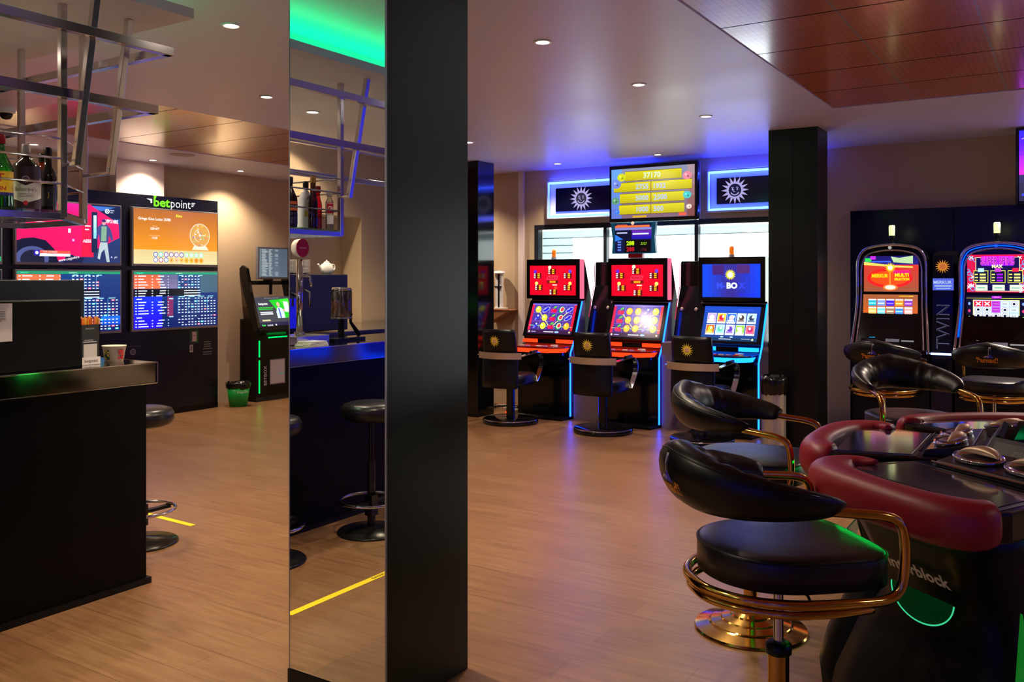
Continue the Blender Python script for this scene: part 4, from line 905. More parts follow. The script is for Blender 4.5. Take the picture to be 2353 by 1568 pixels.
LY0, LZ0, LY1, LZ1 = 0.10, 0.865, 0.27, 1.25       # slanted lower screen, bottom and top
def slot(xr, label, up, low, deck_led, side_led, tower, beacon, rim):
    x = xr-0.335
    t = thing('slot_machine', label, 'slot machine', (x, 8.22, 0), 0, 'slot machines by the window')
    hw = 0.325
    b = MB(); b.prism([(0,0.03),(0.5,0.03),(0.5,1.28),(0.34,1.70),(0.30,1.70),(0.30,1.27),(0.29,1.25),(0.13,0.85),(0.13,0.80),(0.0,0.72)], -hw, hw, axis='x'); obj('cabinet', b, BLACKG, t, bevel=0.004)
    b = MB(); b.prism([(-0.31,-0.15),(0.31,-0.15),(0.33,0.05),(-0.33,0.05)], 0, 0.028); obj('foot_plate', b, BLACKS, t, bevel=0.004)
    # monitors
    v = Vector((0, LY1-LY0, LZ1-LZ0)).normalized(); n = Vector((0, -v.z, v.y)); L = math.hypot(LY1-LY0, LZ1-LZ0)
    o = Vector((0, LY0, LZ0)) + n*0.0
    b = MB(); b.box(-0.33, 0, -0.04, 0.33, L, 0); obj('lower_bezel', b, BLACKG, t, bevel=0.006, M=frame(o, (1,0,0), v))
    b = MB(); b.box(-0.33, L+0.001, -0.04, 0.33, L+0.008, 0.002); obj('bezel_trim', b, BRASSY, t, M=frame(o, (1,0,0), v))
    g = Gfx(); low(g, 0.56, L-0.06); g.clip = (0.56, L-0.06); g.build('lower_screen', SCREEN, t, frame(o+v*0.03+n*0.0015+Vector((-0.28,0,0)), (1,0,0), v))
    b = MB(); b.box(-0.335, 0.20, 1.275, 0.335, 0.30, 1.71); obj('upper_bezel', b, BLACKG, t, bevel=0.006)
    g = Gfx(); up(g, 0.58, 0.325); g.clip = (0.58, 0.325); g.build('upper_screen', SCREEN, t, frame((-0.29, 0.198, 1.315), (1,0,0), (0,0,1)))
    b = MB(); b.box(0.336, 0.205, 1.28, 0.345, 0.29, 1.705); obj('side_light', b, glow('rim_%d%d%d' % rim, tuple(q/255 for q in rim), 0.9), t)
    # button deck
    P = [(-0.30,-0.18),(0.16,-0.18),(0.28,-0.07),(0.31,0.12),(-0.31,0.12)]
    b = MB(); b.prism(P, 0.755, 0.772); obj('deck_top', b, mat('deck_red', (120, 16, 20), 0.15) if deck_led is RED_LED else mat('deck_blue', (30, 30, 80), 0.15), t, bevel=0.003)
    Q = [(p[0]*0.97, p[1]*0.97 if p[1] < 0 else p[1]) for p in P]
    b = MB(); b.prism(Q, 0.68, 0.712); b.prism([(q[0]*.9, q[1]*.9) for q in Q], 0.6, 0.68); obj('deck_base', b, BLACKG, t)
    b = MB(); b.prism([(q[0], q[1]) for q in Q], 0.712, 0.755); obj('deck_light', b, deck_led, t, label='glowing deck front')
    b = MB(); b.box(-0.30, 0.065, 0.80, 0.30, 0.115, 0.835); obj('under_screen_light', b, deck_led, t)
    b = MB(); b.box(-0.10, 0.05, 0.795, 0.12, 0.064, 0.84); obj('logo_plate', b, BLACKG, t)
    random.seed(int(abs(xr)*10))
    for i in range(6):
        b = MB(); xx = -0.2+i*0.07; b.box(xx-0.025, -0.13, 0.772, xx+0.025, -0.09, 0.782); obj('button', b, mat('button_%d' % (i % 3), [(225,200,200),(190,150,220),(220,60,60)][i % 3], 0.2), t, bevel=0.003)
    b = MB(); b.cyl(0.04, 0.772, 0.79, (0.17, -0.06)); obj('start_button', b, PORC, t, smooth=False)
    # light strips down both front edges
    for sx in (1,):
        pts = [(sx*0.334, -0.004, 0.035), (sx*0.334, -0.004, 0.70), (sx*0.336, 0.085, 0.84), (sx*0.338, 0.255, 1.25)]
        b = MB(); b.tube(pts, 0.0085, n=8); obj('side_light_strip', b, side_led, t, smooth=True, label='blue light strip')
        b = MB(); b.prism([(0.012,0.03),(0.26,0.03),(0.30,0.9),(0.34,1.22),(0.325,1.26),(0.28,1.255),(0.103,0.84),(0.012,0.70)], sx*0.3255, sx*0.333, axis='x'); obj('side_panel', b, mat('side_panel', (120, 112, 150), 0.2), t)
    if beacon:
        b = MB(); b.cyl(0.028, 1.71, 1.735, (-0.01, 0.25)); obj('beacon_base', b, WHITEP, t, smooth=False)
        b = MB(); b.lathe([(0.022,1.735),(0.024,1.79),(0.02,1.815),(0.0,1.818)], 18, (-0.01, 0.25, 0)); obj('beacon', b, mat('amber_beacon', beacon, 0.2, emit=beacon, es=0.5), t, smooth=True)
    if tower:
        d = thing('tower_unit', tower, 'cabinet', (x-0.335-0.165, 8.22, 0))
        b = MB(); b.box(-0.15, 0.02, 0, 0.155, 0.5, 0.86); obj('pedestal', b, TAUPEP, d)
        b = MB(); b.prism([(0.29,0.86),(0.56,0.86),(0.58,1.68),(0.51,1.68),(0.50,1.42),(0.43,1.26)], -0.145, 0.15, axis='x'); obj('tower', b, BLACKG, d, bevel=0.012)
        b = MB(); b.tube([(-0.146, 0.505, 1.66), (-0.146, 0.495, 1.42), (-0.146, 0.425, 1.26), (-0.146, 0.36, 1.08)], 0.005, n=6); obj('reflection_stripe', b, glow('reflection_magenta', (0.7, 0.02, 0.1), 0.6), d)  # glowing stripe stands in for a red reflection on the tower edge
        for xx in (-0.085, 0.07):
            b = MB(); b.lathe([(0.02,0.0),(0.02,0.014),(0.012,0.018),(0,0.018)], 18, M=Matrix.Translation((xx, 0.402, 1.18)) @ Matrix.Rotation(R(78), 4, 'X')); obj('lock', b, BRASSY, d, smooth=True)
    return t
PINK = (235, 40, 70)
slot(-4.51, 'leftmost slot machine with red upper screen and fruit reels, beside the window edge', pay_screen, fruit_screen(1, ['LPCMP','BLCMP','BLCMO']), RED_LED, BLUE_LED, None, (240, 120, 20), PINK)
slot(-3.50, 'middle slot machine with red upper screen, jackpot display above it', pay_screen, fruit_screen(2, ['COOBL','COOBL','COOBL']), RED_LED, BLUE_LED, 'dark tower unit with two round locks left of the middle slot machine', None, PINK)
slot(-2.50, 'rightmost window slot machine with blue M-BOX screen and cyan glowing deck', mbox, icons, CYAN_LED, CYAN_LED, 'dark tower unit with two round locks left of the blue-screen slot machine', (240, 70, 20), (190, 240, 190))
# jackpot display on the middle machine
t = thing('jackpot_display', 'small teal-framed jackpot display with green and red digits above the middle slot machine', 'display', (-3.855, 8.42, 1.712))
b = MB(); b.box(-0.07, -0.02, 0, 0.09, 0.03, 0.045); obj('bracket', b, mat('bracket_red', (190, 20, 40), 0.3), t)
b = MB(); b.prism([(-0.245,0.045),(0.25,0.045),(0.235,0.2),(0.25,0.37),(-0.26,0.37),(-0.235,0.2)], -0.05, 0, axis='y'); obj('housing', b, mat('teal_frame', (16, 90, 110), 0.3, emit=(10,80,110), es=0.35), t, bevel=0.004)
g = Gfx(); g.rect(0,0,0.41,0.30,(14,20,60)); g.rect(0,0.235,0.41,0.025,(130,130,200)); g.rect(0,0.262,0.39,0.02,(250,110,60)); g.rect(0.02,0.28,0.12,0.012,(220,90,50)); g.ell(0.2,0.305,0.018,col=(250,190,160))
g.rect(0,0.14,0.19,0.09,(10,14,44)); g.rect(0.02,0.2,0.12,0.012,(190,200,240)); g.grad(0.19,0.14,0.22,0.09,(20,20,170),(110,40,170),4); g.rect(0.2,0.185,0.18,0.016,(220,220,250)); g.poly([(0.0,0.19),(0.09,0.14),(0.0,0.12)],(40,120,240))
g.rect(0.11,0.0,0.29,0.13,(4,6,10)); g.text('288', 0.13, 0.077, 0.042, (200,250,30), align='l', bold=0.03, maxw=0.15); g.text('.3327', 0.285, 0.08, 0.024, (170,220,30), align='l', maxw=0.1)
g.text('288', 0.13, 0.015, 0.042, (190,20,40), align='l', bold=0.03, maxw=0.15); g.text('.1736', 0.285, 0.018, 0.024, (120,30,40), align='l', maxw=0.1)
for i in range(4): g.rect(0.03, 0.02+i*0.028, 0.04, 0.016, (90,120,220))
g.build('screen', attr_mat('screen_b', 0.95, 0.08), t, frame((-0.205, -0.0515, 0.055), (1,0,0), (0,0,1)))

# ---------------------------------------------------------------- chairs at the slot machines
def slot_chair(x, y, label, rz=0.0, first=None):
    if first:
        t = dup(first); t.location = (x, y, 0); t.rotation_euler = (0,0,rz); t['label'] = label; return t
    t = thing('casino_chair', label, 'chair', (x, y, 0), rz, 'black casino chairs at the window slot machines')
    b = MB(); b.lathe([(0.285,0.0),(0.29,0.008),(0.29,0.04),(0.278,0.05),(0.07,0.056),(0,0.056)], 48); obj('base', b, mat('chair_base', (20, 18, 20), 0.08), t, smooth=True)
    b = MB(); b.tube([(0.284*math.cos(a), 0.284*math.sin(a), 0.046) for a in [2*PI*k/48 for k in range(48)]], 0.005, n=6, closed=True); obj('base_trim', b, CHROME, t, smooth=True)
    b = MB(); b.cyl(0.045, 0.05, 0.40); b.cyl(0.09, 0.36, 0.40); obj('pedestal', b, BLACKG, t, smooth=False)
    # seat
    n = 9; b = MB(); rings = []
    for (z, s_) in ((0.40,0.86),(0.41,0.96),(0.45,1.0),(0.50,1.0),(0.515,0.95),(0.52,0.85)):
        rings.append([(0.225*s_*math.copysign(abs(math.cos(a))**.5, math.cos(a)), 0.0+0.225*s_*math.copysign(abs(math.sin(a))**.5, math.sin(a)), z) for a in [2*PI*k/36 for k in range(36)]])
    b.loft(rings); obj('seat', b, LEATHER, t, smooth=True)
    # backrest, curved sheet leaning backwards; local rear is -y
    def back(z0, z1, w0, w1, yb0, yb1, name, th=0.045):
        b = MB(); rings = []; N = 10
        for i in range(7):
            k = i/6; z = z0+(z1-z0)*k; w = w0+(w1-w0)*k; yb = yb0+(yb1-yb0)*k; e = 0.6 if i in (0, 6) else 1
            outer = [(w/2*q, yb+0.05*q*q, z) for q in [2*j/N-1 for j in range(N+1)]]
            rings.append([(p[0]*(1 if e == 1 else .98), p[1]+(1-e)*th*.3, p[2]) for p in outer]+[(p[0]*.985, p[1]+th*e, p[2]) for p in reversed(outer)])
        b.loft(rings); return obj(name, b, LEATHER, t, smooth=True)
    back(0.385, 0.725, 0.40, 0.40, -0.30, -0.285, 'lower_back'); up = back(0.735, 0.985, 0.385, 0.37, -0.285, -0.325, 'upper_back')
    g = Gfx(0.0003); g.sun(-0.02, 0.865, 0.062, (255, 236, 60), (255, 205, 150), (110, 60, 70), 16, .5)
    g.build('sun_emblem', PRINT, t, bend=lambda x_, z_, d_: (x_, -0.286-0.16*(z_-0.735)+0.05*(x_/0.19)**2-0.002-d_, z_), label='yellow sun emblem')
    # metal band round the back that becomes the arms
    b = MB(); N = 14; rings = []; path = []
    for q in [2*j/N-1 for j in range(N+1)]: path.append((q*0.245, -0.315+0.085*q*q, 0.715))
    hh = 0.032
    for p in path: rings.append([(p[0], p[1]-0.004, p[2]-hh), (p[0], p[1]+0.006, p[2]-hh), (p[0], p[1]+0.006, p[2]+hh), (p[0], p[1]-0.004, p[2]+hh)])
    b.loft(rings); obj('back_band', b, BRASSY, t, label='polished metal band')
    for s_ in (-1, 1):
        P = spline([(s_*0.245, -0.225, 0.715), (s_*0.255, -0.05, 0.73), (s_*0.257, 0.10, 0.735), (s_*0.257, 0.19, 0.69), (s_*0.255, 0.20, 0.60), (s_*0.245, 0.155, 0.50), (s_*0.235, 0.11, 0.43)], 5)
        b = MB(); rings = []
        for i, p in enumerate(P):
            T_ = (P[min(i+1, len(P)-1)]-P[max(i-1, 0)]).normalized(); nn = Vector((0, -T_.z, T_.y)); w_ = 0.024
            rings.append([p+Vector((-w_,0,0))-nn*.004, p+Vector((w_,0,0))-nn*.004, p+Vector((w_,0,0))+nn*.004, p+Vector((-w_,0,0))+nn*.004])
        b.loft(rings); obj('armrest', b, CHROME, t, smooth=False)
        b = MB(); b.tube([(s_*0.248, -0.03, 0.742), (s_*0.255, 0.10, 0.747)], 0.016); obj('arm_pad', b, LEATHER, t, smooth=True)
    return t
c0 = slot_chair(-4.95, 7.73, 'black casino chair in front of the leftmost slot machine, nearest the narrow black column', R(4))
slot_chair(-3.88, 7.73, 'black casino chair in front of the middle slot machine', R(1), c0)
slot_chair(-2.87, 7.72, 'black casino chair in front of the blue-screen slot machine, partly behind the gold stools', R(-1), c0)
# metal bin by the wide column
t = thing('waste_bin', 'slim brushed metal waste bin with a dark liner in front of the wide black column', 'waste bin', (-2.13, 7.42, 0))
b = MB(); b.cyl(0.098, 0, 0.60, n=32); obj('bin_body', b, mat('bin_metal', (190, 184, 178), 0.35, 0.8), t, smooth=False)
b = MB(); random.seed(12); rings = []
for (r_, z_) in ((0.100,0.53),(0.103,0.56),(0.106,0.60),(0.11,0.65),(0.100,0.68),(0.085,0.63)):
    rings.append([((r_+random.uniform(-.003,.004))*math.cos(2*PI*k/32), (r_+random.uniform(-.003,.004))*math.sin(2*PI*k/32), z_+random.uniform(-.01,.01)) for k in range(32)])
b.loft(rings, cap=False); obj('bin_liner', b, mat('bin_bag', (14, 13, 13), 0.2), t, smooth=True)

# ================================================================ ARCHED MACHINES AT THE RIGHT
t = thing('backing_panel', 'tall navy-black partition panel behind the two arched slot machines', 'panel', (-0.2, 8.85, 0))
b = MB(); b.box(-1.60, -0.06, 0, -0.72, 0.09, 2.14); b.box(-0.715, -0.06, 0, 1.6, 0.09, 2.14); obj('panel', b, mat('navy_panel2', (10, 10, 30), 0.25), t, bevel=0.003)
def arch(xc, label, upper, lower, tint, lamp):
    t = thing('slot_machine', label, 'slot machine', (xc, 8.22, 0), 0, 'arched slot machines at the right')
    def prof(w, ztop, zb, flare):
        L = [(-w-flare, zb), (-w-flare*.75, zb+0.1), (-w-flare*.15, zb+0.38), (-w, zb+0.6), (-w, ztop-0.17), (-w*.93, ztop-0.09), (-w*.76, ztop-0.035), (-w*.4, ztop-0.008), (0, ztop)]
        return L + [(-x, z) for x, z in reversed(L[:-1])]
    def yof(z): return 0.0 if z > 1.15 else -(1.15-z)*0.45
    A = [(x, yof(z), z) for x, z in prof(0.275, 1.79, 0.86, 0.035)]; As = spline(A, 5)
    B_ = [(x, yof(z)-0.01, z) for x, z in prof(0.243, 1.745, 0.88, 0.03)]; Bs = spline(B_, 5)
    b = MB(); b.loft([[Vector(p)+Vector((0,0.02,0)) for p in As], [Vector(p)+Vector((0,0.3,0)) for p in As]]); obj('cabinet', b, BLACKG, t)
    b = MB(); b.box(-0.31, -0.06, 0, 0.31, 0.5, 0.86); obj('base', b, BLACKS, t, bevel=0.006)
    b = MB(); b.tube(As, 0.014, n=8); obj('outer_arch', b, CHROME, t, smooth=True); b = MB(); b.tube(Bs, 0.008, n=8); obj('inner_arch', b, CHROME, t, smooth=True)
    b = MB(); b.loft([[Vector(p)*1 for p in Bs], [Vector(p)+Vector((0,0.03,0)) for p in Bs]]); obj('fascia', b, BLACKG, t)
    if tint:
        b = MB(); b.tube([Vector(p)*1+Vector((0,-0.004,0)) for p in spline([((a[0]+c_[0])/2, (a[1]+c_[1])/2, (a[2]+c_[2])/2) for a, c_ in zip(A, B_)], 5)][6:-6], 0.004, n=6); obj('arch_light', b, tint, t)
    g = Gfx(); upper(g, 0.44, 0.31); g.clip = (0.44, 0.31); g.build('upper_screen', SCREEN, t, frame((-0.22, -0.014, 1.385), (1,0,0), (0,0,1)))
    g = Gfx(); lower(g, 0.44, 0.245); g.clip = (0.44, 0.245); g.build('lower_screen', SCREEN, t, frame((-0.225, -0.025, 1.115), (1,0,0), (0,0.03,1)))
    b = MB(); b.prism([(-0.31,-0.22),(0.31,-0.22),(0.31,0.0),(-0.31,0.0)], 0.86, 0.90); obj('button_deck', b, BLACKG, t, bevel=0.008)
    b = MB(); v = Vector((0, 0.13, 0.2)).normalized(); Mf = frame((0, -0.135, 0.905), (1,0,0), v)
    b.box(-0.23, 0, -0.03, 0.23, 0.22, 0.0); obj('console', b, BLACKG, t, M=Mf)
    g = Gfx(); g.rect(-0.03,0.06,0.11,0.07,(110,104,116)); g.text('L', 0.0, 0.08, 0.03, (70,64,76)); g.rect(0.095,0.065,0.1,0.014,(150,146,156)); 
    for i in range(6): g.rect(-0.17+i*0.045, 0.02, 0.03, 0.006, (190,190,190))
    if lamp: g.rect(-0.165, 0.095, 0.05, 0.018, (30,190,255))
    else: g.rect(-0.15, 0.1, 0.02, 0.006, (190,190,190))
    g.build('console_labels', attr_mat('dim_labels', 0.6 if lamp else 0.5, 0.4), t, Mf @ Matrix.Translation((0,0,0.001)))
    b = MB(); b.tube([(-0.01,0.1,1.79),(-0.01,0.1,1.86)], 0.014); b.cyl(0.026, 1.85, 1.875, (-0.01,0.1)); obj('beacon_stem', b, BLACKS, t)
    b = MB(); b.lathe([(0.024,1.875),(0.026,1.95),(0.022,1.965),(0,1.967)], 20, (-0.01,0.1,0)); obj('beacon', b, mat('beacon_glass', (230, 240, 190), 0.1, emit=(225,245,170), es=0.9), t, smooth=True)
    g = Gfx(); g.ell(0,0,0.014,col=(200,196,190) if lamp else (60,70,200)); g.build('badge', attr_mat('dim_labels', 0.6, 0.4), t, frame((-0.01,-0.006,1.767),(1,0,0),(0,0,1)))
    return t
def multi(g, w, h):
    g.grad(0,0,w,h*.75,(150,80,50),(200,50,40),6); g.grad(0,h*.75,w,h*.25,(40,30,120),(20,16,90),3); g.rect(w*.02,h*.84,w*.12,h*.1,(40,200,80)); g.rect(w*.12,h*.9,w*.1,h*.1,(180,40,210)); g.rect(w*.15,h*.82,w*.35,h*.04,(60,90,240))
    g.poly([(0,h*.75),(w*.6,h*.68),(w*.9,h*.66),(w*.9,h*.7),(w*.5,h*.74),(0,h*.84)], (220,200,90)); g.poly([(w*.5,h*.98),(w*.65,h*.94),(w*.9,h),(w*.9,h*.78),(w*.7,h*.8),(w*.55,h*.82)], (170,200,150))
    g.ell(w*.48,h*.38,w*.42,h*.28,(240,30,30),n=24); g.ell(w*.48,h*.38,w*.36,h*.2,(250,70,20),n=24); g.rect(w*.55,h*.5,w*.3,h*.1,(230,30,110))
    g.rect(w*.14,h*.38,w*.32,h*.13,(240,90,10)); g.text('MERKUR', w*.3,h*.4,h*.09,(255,200,20),bold=0.04,maxw=w*.3); g.text('MULTI', w*.7,h*.42,h*.09,(255,220,20),bold=0.04,maxw=w*.26); g.text('SELECTION', w*.7,h*.32,h*.06,(255,220,20),bold=0.04,maxw=w*.27)
    g.sun(w*.49,h*.67,h*.15,(255,210,30),(255,255,220),None,16,.5); g.ell(w*.49,h*.12,w*.14,h*.09,(240,110,40)); g.ell(w*.49,h*.12,w*.1,h*.06,(255,230,200)); g.rect(w*.47,h*.2,w*.03,h*.35,(255,130,40))
def gamegrid(g, w, h):
    g.grad(0,0,w,h,(220,90,20),(150,84,50),6); g.grad(w*.2,h*.1,w*.6,h*.35,(240,20,20),(230,70,50),4); g.rect(0,0,w,h*.13,(70,90,120)); g.rect(w*.66,h*.93,w*.26,h*.03,(240,190,40))
    cc = [[(40,170,200),(120,150,240),(60,30,220),(220,140,40),(130,60,180)],[(250,190,90),(110,210,220),(150,120,90),(60,130,230),(240,170,160)]]
    for r_ in range(2):
        for c_ in range(5):
            x = w*(.1+c_*.165); y = h*(.6-r_*.28); g.rect(x,y,w*.145,h*.24,(235,225,235)); g.rect(x,y,w*.145,h*.19,cc[r_][c_]); g.rect(x+w*.01,y+h*.06,w*.12,h*.05,tuple(min(255,q+90) for q in cc[r_][c_]))
    g.rect(w*.4,h*.2,w*.06,h*.04,(240,230,240)); g.rect(w*.56,h*.2,w*.06,h*.04,(240,230,240)); g.rect(w*.33,h*.06,w*.32,h*.035,(220,235,240)); g.ell(w*.06,h*.06,w*.025,col=(240,240,190)); g.ell(w*.94,h*.06,w*.025,col=(230,240,90)); g.rect(w*.17,h*.01,w*.15,h*.025,(220,40,60))
def spins(g, w, h):
    g.rect(0,0,w,h,(200,20,60)); random.seed(21)
    for i in range(26):
        x = random.choice((random.uniform(0,.14),random.uniform(.86,1)))*w; y = random.uniform(.02,.98)*h
        if i % 2: g.arc(x,y,w*.035,0,2*PI,w*.014,(90,150,220),12)
        else: g.line(x-w*.03,y-h*.04,x+w*.03,y+h*.04,w*.012,(230,235,250)); g.line(x+w*.03,y-h*.04,x-w*.03,y+h*.04,w*.012,(230,235,250))
    g.rect(w*.14,h*.03,w*.72,h*.9,(240,235,170)); g.rect(w*.15,h*.04,w*.7,h*.88,(16,10,60)); g.grad(w*.24,h*.70,w*.52,h*.26,(120,20,240),(230,20,230),4)
    g.text('SUPER SPINS', w*.5,h*.74,h*.19,(255,90,240),bold=0.05,maxw=w*.56); g.text('SUPER SPINS', w*.5,h*.74,h*.19,(90,10,110),bold=0.0,maxw=w*.55); g.text('MAX', w*.5,h*.65,h*.08,(250,240,170),bold=0.04)
    for i, (x, c_) in enumerate(((.11,(170,235,235)),(.39,(190,60,190)),(.67,(235,30,60)))):
        g.rect(w*x,h*.25,w*.24,h*.33,(235,235,60)); g.rect(w*x+w*.008,h*.265,w*.224,h*.30,(10,8,40)); g.rect(w*(x+.07),h*.54,w*.1,h*.1,c_)
        for k in range(3): g.rect(w*(x+.02),h*(.46-k*.08),w*.05,h*.03,(240,240,90)); g.rect(w*(x+.1),h*(.45-k*.08),w*.1,h*.045,(240,240,120) if i != 1 else (150,20,220))
        g.rect(w*(x+.03),h*.05,w*.2,h*.15,(210,235,200)); g.rect(w*(x+.06),h*.11,w*.13,h*.02,(60,150,130))
def reels(g, w, h):
    g.rect(0,0,w,h,(8,6,20)); g.rect(0,0,w,h*.14,(80,110,130)); g.rect(0,h*.9,w,h*.012,(230,230,60)); g.rect(0,h*.14,w,h*.012,(230,230,60)); g.rect(w*.42,h*.9,w*.16,h*.08,(170,40,220)); g.text('SPINS', w*.5,h*.915,h*.05,(255,120,250),bold=0.03)
    g.rect(w*.11,h*.2,w*.76,h*.65,(240,240,150)); g.rect(w*.125,h*.22,w*.73,h*.61,(150,170,230))
    S_ = ['XXPBO','OOPOB','OOOOB']
    for r_ in range(3):
        for c_ in range(5):
            x = w*(.13+c_*.146); y = h*(.63-r_*.2); k = S_[r_][c_]
            g.rect(x,y,w*.136,h*.185,{'X':(225,20,40),'O':(225,235,245),'P':(190,60,210),'B':(190,225,240)}[k])
            cx_, cy_ = x+w*.068, y+h*.093
            if k == 'X': g.line(cx_-w*.04,cy_-h*.06,cx_+w*.04,cy_+h*.06,w*.02,(250,250,250)); g.line(cx_+w*.04,cy_-h*.06,cx_-w*.04,cy_+h*.06,w*.02,(250,250,250))
            elif k == 'O': g.ell(cx_,cy_,w*.055,h*.085,(20,40,70)); g.ell(cx_,cy_,w*.048,h*.075,(240,245,250)); g.ell(cx_,cy_,w*.024,h*.04,(10,20,50))
            elif k == 'B': g.rect(x+w*.01,y+h*.05,w*.115,h*.09,(240,250,250)); g.text('BAR',cx_,y+h*.07,h*.05,(60,100,130),bold=0.03)
            else: g.rect(x+w*.015,y+h*.04,w*.1,h*.1,(150,20,170)); g.rect(x+w*.02,y+h*.08,w*.09,h*.02,(250,160,250))
    for y, c_ in ((.72,(120,160,255)),(.48,(240,60,110)),(.25,(130,220,140))): g.ell(w*.05,h*y,w*.02,h*.05,c_); g.ell(w*.93,h*y,w*.02,h*.05,c_)
    g.rect(w*.33,h*.07,w*.33,h*.035,(220,235,240)); g.ell(w*.06,h*.065,w*.025,col=(240,240,110)); g.rect(w*.17,h*.02,w*.15,h*.03,(230,40,80)); g.rect(w*.32,h*.02,w*.04,h*.03,(60,220,130)); g.ell(w*.75,h*.03,w*.04,h*.02,(230,240,240))
arch(-1.345, 'arched chrome-rimmed slot machine with an orange multi game screen, left of the pair', multi, gamegrid, None, True)
arch(-0.535, 'arched chrome-rimmed slot machine with the SUPER SPINS screen at the right edge', spins, reels, glow('arch_blue', (0.0, 0.06, 1.0), 2.5), False)
t = thing('divider_tower', 'narrow black divider reading TWIN between the two arched slot machines', 'cabinet', (-0.94, 8.2, 0))
b = MB(); b.prism([(-0.06,0),(0.4,0),(0.4,1.74),(0.02,1.70),(0.0,1.2),(-0.05,0.9)], -0.08, 0.08, axis='x'); obj('body', b, BLACKG, t, bevel=0.004)
g = Gfx(); g.sun(0, 0.60, 0.06, (226,140,30), (200,110,50), None, 16, .5); g.rect(-0.075, 0.40, 0.16, 0.10, (90,110,235)); g.text('MERKUR', 0, 0.455, 0.025, (200,220,255), bold=0.02, maxw=0.14); g.rect(-0.06,0.43,0.13,0.012,(180,200,250)); g.rect(-0.05,0.41,0.11,0.01,(170,190,250))
g.build('sign_plate', attr_mat('dim_sign', 0.7, 0.3), t, frame((0, -0.002, 1.0), (1,0,0), (0,0.02,1)))
g = Gfx(); g.text('TWIN', 0.055, -0.13, 0.10, (96,96,130), align='l', rot=R(90), maxw=0.44); g.text('TWIN', 0.055, -0.13, 0.10, (12,12,20), align='l', rot=R(90), maxw=0.44, bold=-0.02)
g.build('lettering', attr_mat('dim_sign', 0.7, 0.3), t, frame((0, -0.034, 1.04), (1,0,0), (0,0.12,1)), label='outlined vertical TWIN lettering')
b = MB(); b.box(-0.08, -0.075, 0.86, 0.08, -0.061, 0.875); obj('light_bar', b, glow('white_blue', (0.25, 0.35, 1.0), 6), t)
